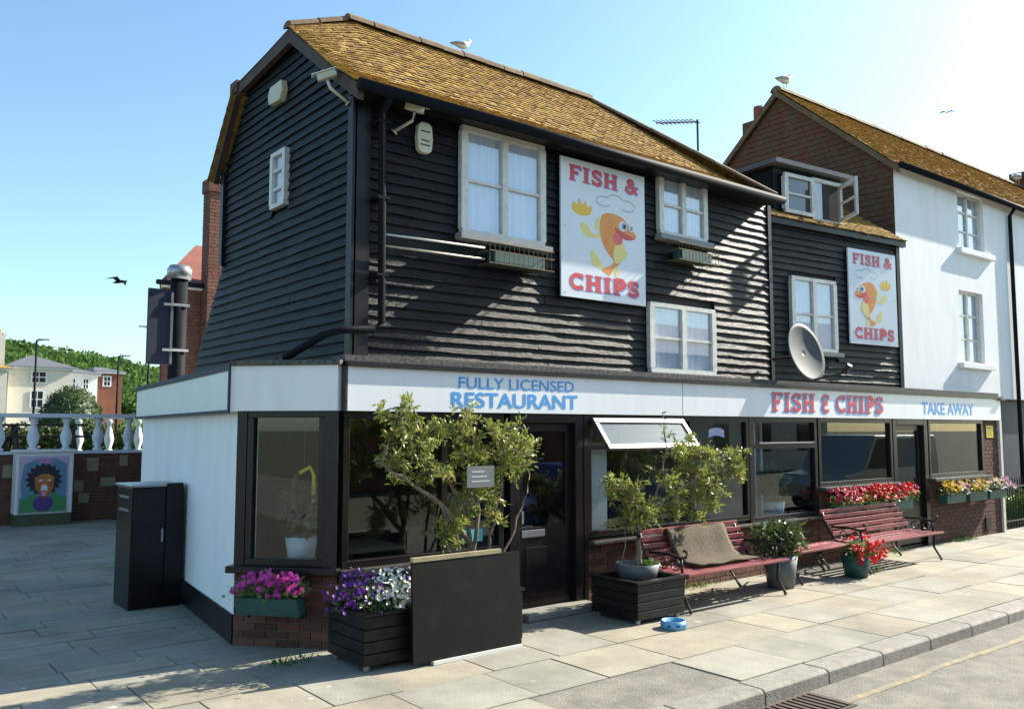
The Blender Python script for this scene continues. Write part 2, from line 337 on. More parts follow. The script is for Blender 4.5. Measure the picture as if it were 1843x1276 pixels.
GL = {
 'F': (.8, [[(.2, 0), (.2, 1)], [(.2, .95), (.78, .95)], [(.2, .52), (.58, .52)]], [(0, .42, 0), (0, .3, 1)], [(.74, .72, 1), (.55, .4, .64)]),
 'I': (.5, [[(.25, 0), (.25, 1)]], [(0, .5, 0), (0, .5, 1)], []),
 'H': (1., [[(.22, 0), (.22, 1)], [(.78, 0), (.78, 1)], [(.22, .5), (.78, .5)]], [(0, .44, 0), (.56, 1, 0), (0, .44, 1), (.56, 1, 1)], []),
 'P': (.85, [[(.22, 0), (.22, 1)], [(.22, .93)] + arc(.45, .7, .28, .23, 90, -90) + [(.22, .47)]], [(0, .46, 0), (0, .3, 1)], []),
 'S': (.75, [[(.66, .74)] + arc(.38, .74, .25, .2, 20, 270, 16)[0:] + arc(.38, .27, .27, .21, 90, -160, 16)], [], [(.64, .66, .98), (.1, .02, .34)]),
 'C': (.85, [arc(.46, .5, .36, .42, 42, 318, 22)], [], [(.74, .68, 1), (.74, .02, .28)]),
 '&': (.95, [[(.88, .02), (.3, .66)] + arc(.42, .78, .17, .15, 200, -30, 12) + [(.22, .42)] + arc(.34, .25, .24, .19, 140, 300, 12) + [(.62, .2), (.82, .5)]], [(.66, .98, .5)], []),
 'E': (.7, [[(.58, .82)] + arc(.38, .74, .22, .2, 40, 250, 12) + [(.5, .52)], [(.5, .52)] + arc(.38, .26, .26, .22, 110, 320, 14)], [], [(.58, .7, .95)]),
}
def letters(body, F, u0, u1, z0, z1, m, parent, n, wid=.2):
    tot = sum(GL[c][0] + .1 if c != ' ' else .45 for c in body) - .1; sx = (u1 - u0) / tot; sz = z1 - z0; mb = MB(); x = 0; lay = [0]
    def rib(pts, w):
        P = [Vector((p[0] * sx, p[1] * sz, 0)) for p in pts]; lay[0] += 1; d = n + lay[0] * .00015; L = []
        for i, p in enumerate(P):
            t = (P[min(i + 1, len(P) - 1)] - P[max(i - 1, 0)]).normalized(); q = Vector((-t.y, t.x, 0)) * w * .5; L.append((p + q, p - q))
        for i, ((a, b), (c, e)) in enumerate(zip(L, L[1:])): mb.quad(*[F(u0 + X.x, d + i * .00004, z0 + X.y) for X in (a, b, e, c)])
    for ch in body:
        if ch == ' ': x += .45; continue
        wd, st, ser, vs = GL[ch]; w = wid * sx
        for s_ in st: rib([(x + p[0], .03 + p[1] * .94) for p in s_], w * (.75 if ch in 'SCE&' else 1.05) if s_[0][0] == s_[-1][0] or ch in 'SCE&' else w * .6)
        for a, b, y in ser: rib([(x + a, .045 if y == 0 else .955 if y == 1 else y), (x + b, .045 if y == 0 else .955 if y == 1 else y)], .09 * sz)
        for xx, ya, yb in vs: rib([(x + xx, ya), (x + xx, yb)], .5 * w)
        x += wd + .1; mb.build('letter', m, parent, norm=False); mb.v = []; mb.f = []
    return None

# ------------------------------------------------------------------ ground, road, pavement
def struct(o): o['kind'] = 'structure'; return o
struct(MB().quad((-900, -400, -.16), (1200, -400, -.16), (1200, 1500, -.16), (-900, 1500, -.16)).build('ground', 'ground'))
struct(MB().box(-40, 60, -9.3, -3.27, -.155, -.12).build('road', 'road'))
yl = MB()
for k in range(60):
    x = -6 + k * .5
    if random.random() < .82: y = -3.62 + random.gauss(0, .012); yl.quad((x, y - .035, -.1165), (x + .5, y - .035, -.1165), (x + .5, y + .035, -.1165), (x, y + .035, -.1165))
struct(yl.build('yellow_line', 'yellow'))
pave = struct(MB().box(-14, 40, -3.12, 14.2, -.15, -.022).build('pavement', 'joint'))
def inview(x, y, z=0):
    d = Vector((x, y, z)) - co.location; f = Vector((.62403, .77665, .08603)); r = Vector((.7797, -.6261, 0)); dep = d.dot(f)
    if dep < 1: return False
    up = r.cross(f); return abs(d.dot(r) / dep) < .66 and -.47 < d.dot(up) / dep < .45
I3 = Matrix.Identity(3)
slabs = 0
def slab(x0, x1, y0, y1):
    global slabs
    c = ((x0 + x1) / 2, (y0 + y1) / 2)
    if not (inview(*c) or inview(x0, y0) or inview(x1, y1) or inview(x0, y1) or inview(x1, y0)): return
    dz = random.uniform(-.003, .003); r = Matrix.Rotation(random.gauss(0, .0025), 3, 'X') @ Matrix.Rotation(random.gauss(0, .0025), 3, 'Y')
    if .3 < c[0] < 2.3 and c[1] < -2.2: return
    slabs += 1; piece('paving_slab', 'slab', pave, (c[0], c[1], -.03 + dz), r, (x1 - x0 - .012, y1 - y0 - .012, .06))
struct(MB().box(-.3, 3.0, -3.0, -2.25, -.05, -.008).build('tarmac_patch', 'road'))
# street strip in front of the shop: three courses of big flags across the pavement
ys = [-3.0, -2.25, -1.5, -.75, .0]
for j in range(4):
    x = -6 + random.uniform(0, .6)
    while x < 22:
        w = random.choice((.6, .75, .9, .9, 1.05)); slab(x, x + w, ys[j], ys[j + 1]); x += w
j = 0; y = 0.
while y < 14:
    h = .38 if y < 9 else .6; x = -7 + (j % 2) * .42
    while x < 1.2:
        w = random.choice((.7, .85, .85, 1.0))
        xr = -.69 if y < .8 else -.69 + .12 * (y - .77) if y < 6.3 else 3
        if y < .79: xr = -.69 * y / .77 - .02
        if x < xr + .1: slab(x, min(x + w, max(xr + .1, x + .2)), y, y + h)
        x += w
    y += h; j += 1
y = 0.
while y < 2.0:     # beyond the shop
    x = 14.8
    while x < 22: slab(x, x + .8, y, y + .6); x += .8
    y += .6
kerb = struct(MB().box(-14, 40, -3.262, -3.0, -.15, -.03).build('kerb', 'joint'))
x = -8
while x < 24:
    w = .914
    o = MB(); dx = w - .012; o.prism([(x, -3.005, -.15), (x, -3.005, .002), (x, -3.235, .002), (x, -3.262, -.02), (x, -3.268, -.15)], (dx, 0, 0)); o.build('kerb_stone', 'kerb', kerb, bevel=.008); x += w
# drain grate in the gutter
g = thing('drain_grate', (2.2, -3.5, -.12), 'rusty slotted iron drain grate in the gutter by the kerb', 'drain grate')
B('grate_frame', 'darkwood', g, 1.78, 2.62, -3.72, -3.29, -.119, -.112)
for k in range(11): B('bar', 'darkwood', g, 1.82 + k * .072, 1.855 + k * .072, -3.69, -3.32, -.113, -.102)

# ------------------------------------------------------------------ the restaurant: ground floor
R1 = thing('restaurant_building', (3.5, 1.5, 0), 'black weatherboarded fish and chip restaurant with white shopfront fascia and mossy roof', 'restaurant')
gf = MB(); gf.prism([(-.66, .80, 2.5), (0.03, .03, 2.5), (14.65, .03, 2.5), (14.65, 5, 2.5), (.0, 6.2, 2.5)], (0, 0, .12)); gf.build('flat_roof', 'felt', R1); MB().prism([(.15, 6.1, 0), (6, 6.1, 0), (6, 11.4, 0), (1.62, 11.4, 0)], (0, 0, 2.62)).build('shade_block', 'whitewall', R1)  # unseen block added behind the side wall to keep sun off the yard
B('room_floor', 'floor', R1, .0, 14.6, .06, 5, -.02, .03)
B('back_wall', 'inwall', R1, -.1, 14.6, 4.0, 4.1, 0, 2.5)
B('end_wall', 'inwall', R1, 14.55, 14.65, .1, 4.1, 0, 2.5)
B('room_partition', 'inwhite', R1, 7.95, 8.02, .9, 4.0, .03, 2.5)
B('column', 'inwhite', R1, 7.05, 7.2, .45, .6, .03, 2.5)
# side wall, white, with dark plinth
B('side_wall', 'whitewall', R1, 0.02, 5.6, -.2, 0, .28, 2.5, SIDE)
B('plinth', 'blackpaint', R1, 0.02, 5.6, -.2, .015, 0, .28, SIDE)
# fascia: side return, chamfer piece, long front
fs = B('side_fascia', 'fascia', R1, -.04, 5.6, -.05, .1, 2.22, 2.66, SIDE)
B('trim', 'navy', fs, -.05, 5.6, .1, .118, 2.62, 2.68, SIDE); B('trim', 'navy', fs, -.05, 5.6, .1, .118, 2.2, 2.235, SIDE); B('trim', 'navy', fs, -.05, -.01, .1, .1185, 2.236, 2.619, SIDE)
fc = B('corner_fascia', 'fascia', R1, -.03, 1.03, -.05, .07, 2.225, 2.66, CHAM)
B('drip', 'felt', fc, -.06, 1.06, -.05, .1, 2.662, 2.71, CHAM)
ff = B('front_fascia', 'fascia', R1, .045, 14.72, -.05, .06, 2.225, 2.65, FRONT)
for xj in (4.93, 9.81): B('panel_joint', 'sill', ff, xj, xj + .006, .0595, .0612, 2.23, 2.648, FRONT)
B('joint_strip', 'sill', ff, .025, .044, -.04, .062, 2.23, 2.65, FRONT)
B('roof_edge', 'blackpaint', ff, .02, 14.75, -.1, .1, 2.652, 2.70, FRONT); B('felt_upstand', 'felt', ff, .02, 14.7, -.25, .04, 2.702, 2.765, FRONT)
B('end_trim', 'whiteframe', R1, 14.66, 14.76, -.1, .05, 0, 2.22, FRONT); B('end_cap', 'felt', ff, 14.6, 14.85, -.1, .12, 2.62, 2.651, FRONT)
text('FULLY LICENSED', FRONT, 1.34, 2.99, 2.475, 2.60, 'tblue', ff, .063, .01)
text('RESTAURANT', FRONT, 1.25, 3.05, 2.275, 2.44, 'tblue', ff, .063, .02)
letters('FISH E CHIPS', FRONT, 6.87, 10.03, 2.285, 2.565, 'tblue', ff, .0615, .2)
letters('FISH E CHIPS', FRONT, 6.91, 10.07, 2.305, 2.59, 'tred', ff, .0645, .2)
text('TAKE AWAY', FRONT, 11.42, 13.5, 2.31, 2.53, 'tblue', ff, .063, .02)
# chamfer bay: brick, sill, window
bricks(CHAM, .0, 1.03, 0, .68, R1)
B('bay_sill', 'darkframe', R1, -.06, 1.06, -.1, .09, .682, .75, CHAM, bevel=.01)
def shopwin(F, u0, u1, z0, z1, bars=(), trans=(), fw=.07, name='shop_window'):
    w = MB().box(u0, u1, -.06, .02, z1 - fw, z1, F).box(u0, u1, -.06, .02, z0, z0 + fw, F).box(u0, u0 + fw, -.06, .021, z0 + fw, z1 - fw, F).box(u1 - fw, u1, -.06, .021, z0 + fw, z1 - fw, F).build(name, 'darkframe', R1, bevel=.006)
    for b in bars: B('mullion', 'darkframe', w, b - .035, b + .035, -.055, .018, z0 + fw, z1 - fw, F)
    for a, b, zz in trans: B('transom', 'darkframe', w, a, b, -.05, .022, zz - .035, zz + .035, F)
    us = [u0 + fw] + list(bars) + [u1 - fw]
    for a, b in zip(us, us[1:]): B('pane', 'glass', w, a, b, -.03, -.024, z0 + fw - .01, z1 - fw + .01, F)
    return w
shopwin(CHAM, .1, .9, .75, 2.23)
B('corner_post', 'darkframe', R1, .9, 1.03, -.08, .03, .75, 2.22, CHAM); B('corner_post', 'darkframe', R1, 0.0, .1, -.08, .03, .75, 2.22, CHAM)
shopwin(FRONT, .03, 1.98, .73, 2.22, bars=(1.2,))
bricks(FRONT, 0.02, 2.0, 0, .66, R1)
B('window_sill', 'sill', R1, .0, 2.0, -.05, .11, .662, .728, FRONT, bevel=.006)
def door(u0, u1, zg, label):
    d = MB().box(u0, u1, -.1, -.05, .06, zg, FRONT).box(u0, u0 + .1, -.1, -.05, zg, 2.12, FRONT).box(u1 - .1, u1, -.1, -.05, zg, 2.12, FRONT).box(u0 + .1, u1 - .1, -.1, -.05, 2.02, 2.12, FRONT).build('door', 'darkframe', R1, bevel=.006)
    B('pane', 'glass', d, u0 + .09, u1 - .09, -.08, -.074, zg - .02, 2.03, FRONT)
    B('panel', 'darkframe', d, u0 + .14, u1 - .14, -.051, -.04, .2, zg - .22, FRONT, bevel=.008)
    fr = MB().box(u0 - .13, u0, -.1, .02, 0, 2.22, FRONT).box(u1, u1 + .13, -.1, .02, 0, 2.22, FRONT).box(u0, u1, -.1, .02, 2.12, 2.22, FRONT); fr.build('door_frame', 'darkframe', R1, bevel=.006)
    return d
d1 = door(2.2, 3.05, .95, ''); lb = B('letter_plate', 'steel', d1, 2.28, 2.62, -.05, -.035, .84, .92, FRONT, bevel=.004); B('handle', 'steel', d1, 2.25, 2.28, -.05, .0, 1.0, 1.14, FRONT)
B('door_step', 'kerb', R1, 2.1, 3.2, -.05, .3, 0.002, .07, FRONT, bevel=.01)
B('post', 'darkframe', R1, 3.181, 3.24, -.08, .025, .0, 2.22, FRONT)
wB = shopwin(FRONT, 3.24, 6.4, .78, 2.22, bars=(5.15,), trans=((3.3, 5.12, 1.84),))
v = MB(); Fv = lambda u, n, z: Vector((u, -n * .82 + (z) * 0, 0)) 
# open top-hung vent: hinged at z 2.18, swung outwards
def vent(u0, u1, ztop, L, ang):
    ca, sa = math.cos(ang), math.sin(ang)
    G = lambda u, n, s: Vector((u, -.03 - sa * s - ca * n, ztop - ca * s + sa * n))
    f = MB().box(u0, u1, -.02, .025, 0, .07, G).box(u0, u1, -.02, .025, L - .07, L, G).box(u0, u0 + .07, -.02, .0245, .07, L - .07, G).box(u1 - .07, u1, -.02, .0245, .07, L - .07, G)
    f.build('vent_frame', 'sill', wB, bevel=.005); MB().box(u0 + .06, u1 - .06, 0, .006, .06, L - .06, G).build('pane', 'clear', wB)
vent(3.3, 4.95, 2.17, .46, math.radians(38))
wC = shopwin(FRONT, 6.45, 8.12, .74, 2.22, trans=((6.52, 8.05, 1.8),))
B('rail', 'steel', wC, 6.6, 8.0, .02, .05, 1.84, 1.86, FRONT)
B('window_sill', 'sill', R1, 3.24, 8.12, -.05, .13, .70, .738, FRONT, bevel=.006); B('post', 'darkframe', R1, 6.4, 6.45, -.08, .025, .74, 2.22, FRONT)
bricks(FRONT, 3.24, 8.12, 0, .7, R1)
wD = shopwin(FRONT, 8.16, 10.42, 1.16, 2.22); B('window_sill', 'sill', R1, 8.14, 10.45, -.05, .14, 1.1, 1.158, FRONT, bevel=.006)
bricks(FRONT, 8.14, 10.44, 0, 1.1, R1, single=False)
d2 = door(10.58, 11.55, .95, '')
wE = shopwin(FRONT, 11.72, 13.95, 1.17, 2.22); B('window_sill', 'sill', R1, 11.7, 14.0, -.05, .14, 1.11, 1.168, FRONT, bevel=.006)
bricks(FRONT, 11.7, 14.66, 0, 1.11, R1, single=False); bricks(FRONT, 13.97, 14.66, 1.112, 2.22, R1, single=False)
B('vent_cover', 'black', R1, 13.9, 14.1, 0.006, .03, .1, .34, FRONT)
# small prints on glass and wall
yl_ = B('notice', 'yellowlabel', R1, 14.12, 14.42, .012, .018, 1.88, 2.12, FRONT)
for k in range(4): B('print', 'black', yl_, 14.16, 14.38 - .03 * (k % 2), .0182, .0188, 1.92 + k * .045, 1.935 + k * .045, FRONT)
rb = MB(); P = arc(5.72, 1.72, .4, .35, 115, 65, 10)
for (a, b), (c, d) in zip(P, P[1:]): rb.quad(FRONT(a, -.02, b), FRONT(c, -.02, d), FRONT(c, -.02, d - .11), FRONT(a, -.02, b - .11))
rb_ = rb.build('welcome_ribbon', 'tshadow', wB, norm=False); text('WELCOME', FRONT, 5.58, 5.87, 1.98, 2.04, 'white', rb_, -.018, .01)
B('sticker', 'teallabel', R1, 1.45, 1.72, -.02, -.017, .86, .99, FRONT)

# ------------------------------------------------------------------ upper storey
GP = [(.3, 2.7), (.3, 5.5), (.55, 5.84), (1.68, 6.62), (3.12, 6.44), (3.88, 5.56), (3.88, 4.25), (5.05, 2.7)]
def gspan(z):
    xs = []
    for (a, b), (c, d) in zip(GP, GP[1:] + GP[:1]):
        if (b - z) * (d - z) <= 0 and abs(b - d) > 1e-6: xs.append(a + (c - a) * (z - b) / (d - b))
    return (min(xs), max(xs)) if xs else (1.6, 1.62)
core = MB().prism([(.30, y + (.02 if y < 1 else -.02), z - .03) for y, z in GP], (7.1, 0, 0)); core.build('upper_core', 'core', R1)
W1 = (1.31, 2.53, 4.22, 5.46); W2 = (4.6, 5.6, 4.68, 5.54); W3 = (4.38, 5.74, 2.8, 3.74)
boards(UP, (2.77, 5.5), lambda z: (.16, 7.12), R1, [(a - .05, b + .05, c - .1, d + .02) for a, b, c, d in (W1, W2, W3)])
boards(GAB, (2.72, 6.6), gspan, R1, [(1.83, 2.3, 4.6, 5.36)])
B('corner_board', 'blackpaint', R1, -.02, .16, -.02, .05, 2.72, 5.5, UP); B('corner_board', 'blackpaint', R1, .25, .36, .0, .05, 2.72, 5.48, GAB); B('corner_board', 'blackpaint', R1, 7.12, 7.2, -.3, .045, 2.72, 5.5, UP)
window(UP, *W1[:2], *W1[2:], R1); window(UP, *W2[:2], *W2[2:], R1); window(UP, *W3[:2], *W3[2:], R1)
window(GAB, 1.86, 2.26, 4.66, 5.34, R1, lights=1, bars=2, fw=.05, sill=False)
# roof surfaces
def prof(t): # t 0 eave .. 1 ridge, sprocketed
    pts = [(.0, .02, 5.53), (.27, .5, 5.83), (1., 1.75, 7.05)]
    for (a, y0, z0), (b, y1, z1) in zip(pts, pts[1:]):
        if t <= b: k = (t - a) / (b - a); return (y0 + (y1 - y0) * k, z0 + (z1 - z0) * k)
    return pts[-1][1:]
def xl(t): return .1
def PR(u, t):                                   # the roof dips towards the gable peak
    y, z = prof(t); k = max(0, min(1, (.95 - u) / .85)); f = max(0, (t - .27) / .73) * k
    return (u, y - .09 * f, z - .35 * f)
def xr(t): return 7.35 - 2.35 * t
def tiles(P, rows, xl, xr, w, name, m, parent, th=.02):
    mb = MB()
    for r in range(rows):
        t0 = r / rows; t1 = min(1, (r + 1.35) / rows); a, b = xl(t0), xr(t0); n = int((b - a) / w); o = (r % 2) * w / 2
        for i in range(n + 1):
            u0 = max(a, a + i * w - o); u1 = min(b, a + (i + 1) * w - o - .006)
            if u1 - u0 < .02: continue
            j = random.uniform(0, .008); k = random.gauss(0, .004)
            p0, p1 = Vector(P(u0, t0)), Vector(P(u1, t0)); q0, q1 = Vector(P(u0, t1)), Vector(P(u1, t1))
            up = (q0 - p0).normalized(); nn = (p1 - p0).cross(up).normalized(); nn = nn if nn.z > -.01 and (nn.z > .05 or nn.y < 0 or nn.x < 0) else -nn
            p0, p1 = p0 + nn * (.02 + j) - up * abs(k) * 2, p1 + nn * (.02 + j + k) - up * abs(k) * 2
            b_ = len(mb.v); mb.v += [p0, p1, q1 + nn * .004, q0 + nn * .004, p0 - nn * th, p1 - nn * th]
            mb.f += [(b_, b_ + 1, b_ + 2, b_ + 3), (b_ + 4, b_ + 5, b_ + 1, b_), (b_, b_ + 3, b_ + 4), (b_ + 1, b_ + 5, b_ + 2)]
    o = mb.build(name, m, parent, norm=False); o['kind'] = 'stuff'; return o
rf = MB().quad((.12, .04, 5.52), (7.33, .04, 5.52), (7.0, .5, 5.81), (.12, .5, 5.81)).quad((.12, .5, 5.79), (.95, .5, 5.8), (.95, 1.75, 7.01), (.12, 1.64, 6.66)).quad((.95, .5, 5.8), (7.0, .5, 5.81), (5, 1.75, 7.02), (.95, 1.75, 7.02)).quad((.12, 1.6, 6.68), (.9, 1.75, 7.03), (5, 1.75, 7.03), (7.3, 3.2, 6.5), (.12, 3.2, 6.5)).quad((.12, 3.2, 6.5), (7.3, 3.2, 6.5), (7.3, 4.05, 5.5), (.12, 4.05, 5.5)).quad((7.33, .04, 5.52), (7.3, 3.2, 6.5), (5, 1.75, 7.03)).build('roof', 'tile', R1, norm=False)
tiles(PR, 32, xl, xr, .13, 'roof_tiles', 'tile', rf)
tiles(lambda u, t: (.2 + .15 * 0 + u, 4.12 - .87 * t, 5.42 + 1.08 * t), 8, lambda t: -.12, lambda t: 1.2, .165, 'rear_tiles', 'tile', rf)
def ridge(a, b, parent, r=.11, L=.34, m='ridge'):
    a, b = Vector(a), Vector(b); n = max(1, int((b - a).length / L)); d = (b - a) / n
    for i in range(n):
        p = a + d * i; q = p + d * .985; s = d.normalized().cross(Vector((0, 0, 1))).normalized(); mb = MB(); rr = r * random.uniform(.95, 1.06); z0 = random.uniform(-.006, .006)
        for k in range(7):
            t = math.pi * k / 6; o = s * rr * 1.15 * math.cos(t) + Vector((0, 0, rr * math.sin(t) - .05 + z0)); mb.v += [p + o, q + o]
        for k in range(6): mb.f.append((2 * k, 2 * k + 1, 2 * k + 3, 2 * k + 2))
        mb.f += [tuple(range(0, 14, 2)), tuple(range(1, 14, 2))]; mb.build('ridge_tile', m, parent)
ridge((.9, 1.75, 7.07), (5.0, 1.75, 7.07), rf); ridge((7.3, .04, 5.6), (5.0, 1.75, 7.07), rf, .09); ridge((.1, 1.66, 6.74), (.88, 1.75, 7.06), rf, .08)
# verge boards and gable trim
vb = MB()
for (a, b), (c, d) in zip([(.0, 5.46), (.5, 5.8), (1.66, 6.64), (3.28, 6.5)], [(.5, 5.8), (1.66, 6.64), (3.28, 6.5), (4.02, 5.5)]):
    vb.prism([(.13, a, b - .13), (.13, c, d - .13), (.13, c, d + .03), (.13, a, b + .03)], (.07, 0, 0))
vb.build('verge_board', 'darkwood', rf); B('rear_corner_board', 'blackpaint', R1, .2, .3, 3.84, 3.94, 4.22, 5.5); B('kneeler', 'darkwood', rf, .1, .5, 3.2, 3.42, 6.4, 6.56)
gt = MB().tube([(.12, -.05, 5.47), (7.35, -.05, 5.5)], .06, 10); gt.build('gutter', 'pipe', R1, smooth=True); B('soffit', 'blackpaint', R1, .2, 7.3, 0.0, .3, 5.47, 5.52)
dp = MB().tube([(.5, -.04, 5.47), (.5, .06, 5.38), (.5, .14, 5.3), (.52, .14, 3.12), (.42, .14, 3.05), (.05, .14, 3.02), (-.1, .2, 2.96), (-.36, .5, 2.74)], .04, 10).build('downpipe', 'pipe', R1, smooth=True)
for z in (5.2, 4.4, 3.6): B('bracket', 'pipe', dp, .44, .58, .1, .26, z, z + .03)
MB().tube([(.54, .17, 4.05), (1.85, .17, 4.08)], .012, 8).build('conduit', 'white', R1, smooth=True); MB().tube([(.54, .17, 3.93), (1.85, .17, 3.95)], .012, 8).build('conduit', 'cream', R1, smooth=True)

# ------------------------------------------------------------------ signs
def fishsign(F, u0, u1, z0, z1, n, flip, label, name='shop_sign'):
    w, h = u1 - u0, z1 - z0
    r = thing(name, F((u0 + u1) / 2, n, z0), label, 'sign'); b = B('board', 'sign', r, u0, u1, n - .025, n, z0, z1, F); e = n + .001
    letters('FISH &', F, u0 + .1 * w, u0 + .92 * w, z0 + .835 * h, z0 + .945 * h, 'tshadow', b, e, .24); letters('FISH &', F, u0 + .09 * w, u0 + .91 * w, z0 + .84 * h, z0 + .955 * h, 'tred', b, e + .002, .24)
    letters('CHIPS', F, u0 + .1 * w, u0 + .92 * w, z0 + .05 * h, z0 + .165 * h, 'tshadow', b, e, .24); letters('CHIPS', F, u0 + .09 * w, u0 + .91 * w, z0 + .057 * h, z0 + .175 * h, 'tred', b, e + .002, .24)
    def X(x): return u0 + w * ((1 - x) if flip else x)
    def poly(pts, m, k, nm):
        if len(pts) < 23 and len(pts) > 4:
            q = []; L = len(pts)
            for i in range(L):
                p0, p1, p2, p3 = [Vector((*pts[(i + d) % L], 0)) for d in (-1, 0, 1, 2)]
                for t in (0, .25, .5, .75): v = .5 * (2 * p1 + (p2 - p0) * t + (2 * p0 - 5 * p1 + 4 * p2 - p3) * t * t + (3 * p1 - p0 - 3 * p2 + p3) * t ** 3); q.append((v.x, v.y))
            pts = q
        MB().quad(*[F(X(a), e + k * .0006, z0 + h * c) for a, c in pts]).build(nm, m, b, norm=False)
    def ell(cx, cy, rx, ry, m, k, nm, a0=0, a1=360): poly(arc(cx, cy, rx, ry, a0, a1, 24)[:-1], m, k, nm)
    poly([(.46, .62), (.52, .655), (.62, .66), (.72, .64), (.8, .59), (.88, .53), (.87, .5), (.78, .5), (.7, .5), (.74, .42), (.72, .34), (.66, .28), (.6, .25), (.56, .2), (.5, .21), (.47, .235), (.57, .27), (.6, .31), (.52, .37), (.46, .45), (.44, .54)], 'orange', 2, 'fish_body')
    poly([(.63, .29), (.72, .33), (.74, .42), (.7, .47), (.64, .44), (.6, .36)], 'fyellow', 3, 'belly')
    poly([(.44, .62), (.4, .6), (.38, .52), (.43, .5)], 'fyellow', 1, 'back_fin')
    poly([(.45, .49), (.36, .48), (.3, .53), (.23, .545), (.22, .5), (.28, .455), (.36, .45), (.46, .465)], 'fyellow', 1, 'arm_fin')
    poly([(.48, .235), (.42, .31), (.36, .36), (.33, .34), (.35, .26), (.42, .24)], 'fyellow', 1, 'tail_fin'); poly([(.7, .4), (.78, .39), (.76, .33), (.71, .35)], 'fyellow', 1, 'side_fin')
    poly([(.54, .17), (.6, .24), (.64, .17), (.66, .25), (.56, .26)], 'fyellow', 1, 'foot_fin')
    poly([(.62, .56), (.66, .51), (.76, .48), (.87, .5), (.78, .52), (.7, .54)], 'tred', 4, 'lip'); ell(.655, .48, .06, .05, 'tongue', 3.5, 'tongue')
    ell(.72, .58, .055, .038, 'white', 5, 'eye'); ell(.735, .58, .03, .024, 'fblue', 6, 'iris'); ell(.738, .58, .014, .013, 'black', 7, 'pupil'); ell(.82, .575, .03, .028, 'white', 5, 'eye'); ell(.825, .574, .016, .017, 'fblue', 6, 'iris')
    poly([(.12, .64), (.14, .69), (.18, .67), (.2, .72), (.24, .68), (.28, .71), (.3, .67), (.35, .68), (.33, .62), (.26, .6), (.17, .605)], 'fchip', 1, 'chips')
    hat = MB()
    for pts in (arc(.49, .735, .09, .035, 60, 330), arc(.63, .755, .1, .045, 10, 170), arc(.78, .735, .09, .04, -130, 120), [(.6, .7), (.61, .665)], [(.66, .7), (.66, .665)], [(.71, .7), (.7, .665)]):
        P = [F(X(a), e + .003, z0 + h * c) for a, c in pts]
        for p, q in zip(P, P[1:]): dz = Vector((0, 0, .008 * h)); hat.quad(p, q, q + dz, p + dz)
    hat.build('chef_hat', 'fline', b, norm=False)
    for a in (.04, .5, .96):
        for c in (.03, .5, .97):
            if not (a == .5 and c == .5): B('screw', 'steel', b, u0 + a * w - .006, u0 + a * w + .006, n, n + .004, z0 + c * h - .006, z0 + c * h + .006, F)
fishsign(UP, 2.78, 4.28, 3.66, 5.4, .085, False, 'large white fish and chips sign between two upper windows of the restaurant')
fishsign(B2, 2.15, 3.48, 3.49, 5.12, .07, True, 'smaller white fish and chips sign on the narrow black cottage')

# ------------------------------------------------------------------ black cottage with dormer
R2 = thing('black_cottage', (9.5, 1.5, 0), 'narrow black weatherboarded cottage with open dormer window beside the white house', 'house')
MB().prism([B2(.05, 0, 2.6), B2(3.6, 0, 2.6), B2(3.6, -3.5, 2.6), B2(.05, -3.5, 2.6)], (0, 0, 2.85)).build('core', 'core', R2)
boards(B2, (2.72, 5.42), lambda z: (.0, 3.6), R2, [(.64, 1.86, 3.22, 4.55)])
B('corner_board', 'blackpaint', R2, 3.56, 3.66, -.1, .045, 2.7, 5.4, B2)
window(B2, .7, 1.8, 3.3, 4.5, R2, sill=True)
def P2(u, t): p = B2(u, .12 - 2.6 * t, 5.4 + 1.75 * t); return (p.x, p.y, p.z)
r2 = MB().quad(P2(-.1, 0), P2(3.75, 0), P2(3.75, 1), P2(-.1, 1)).build('roof', 'tile', R2, norm=False); tiles(P2, 32, lambda t: -.05, lambda t: 3.78, .13, 'roof_tiles', 'tile', r2)
B('eaves_board', 'blackpaint', R2, -.05, 3.78, .02, .1, 5.3, 5.41, B2)
dm = MB().box(.55, 2.25, -2.2, -.12, 5.5, 6.32, B2).build('dormer', 'board', R2); B('dormer_roof', 'slate', dm, .42, 2.4, -2.3, .06, 6.325, 6.4, B2)
window(B2, .72, 1.45, 5.56, 6.22, R2, n=-.1 + .05, lights=1, sill=False); B('room_shade_panel', 'roomshade', dm, 1.47, 2.2, -.118, -.11, 5.56, 6.22, B2); B('curtain', 'net', dm, 1.5, 1.74, -.109, -.1, 5.58, 6.2, B2); B('opening_frame', 'whiteframe', dm, 1.45, 2.24, -.11, -.06, 6.2, 6.26, B2); B('opening_frame', 'whiteframe', dm, 1.45, 2.24, -.11, -.06, 5.51, 5.57, B2)  # flat dark panel paints the unlit room behind the open casement
def sash(F, u, n, z0, z1, wdt, ang, parent):
    hu, hn = math.cos(ang), math.sin(ang); p = F(u, n, 0); U = F.U * hu + F.N * hn; N = F.N * hu - F.U * hn; G = Fr((p.x, p.y), (U.x, U.y), (N.x, N.y))
    f = MB().box(0, wdt, -.02, .02, z0, z0 + .06, G).box(0, wdt, -.02, .02, z1 - .06, z1, G).box(0, .06, -.021, .021, z0 + .06, z1 - .06, G).box(wdt - .06, wdt, -.021, .021, z0 + .06, z1 - .06, G).box(.06, wdt - .06, -.015, .015, (z0 + z1) / 2 - .016, (z0 + z1) / 2 + .016, G).build('open_casement', 'whiteframe', parent)
    B('pane', 'clear', f, .05, wdt - .05, -.003, .003, z0 + .05, z1 - .05, G)
sash(B2, 2.2, -.09, 5.58, 6.22, .62, math.radians(118), R2)
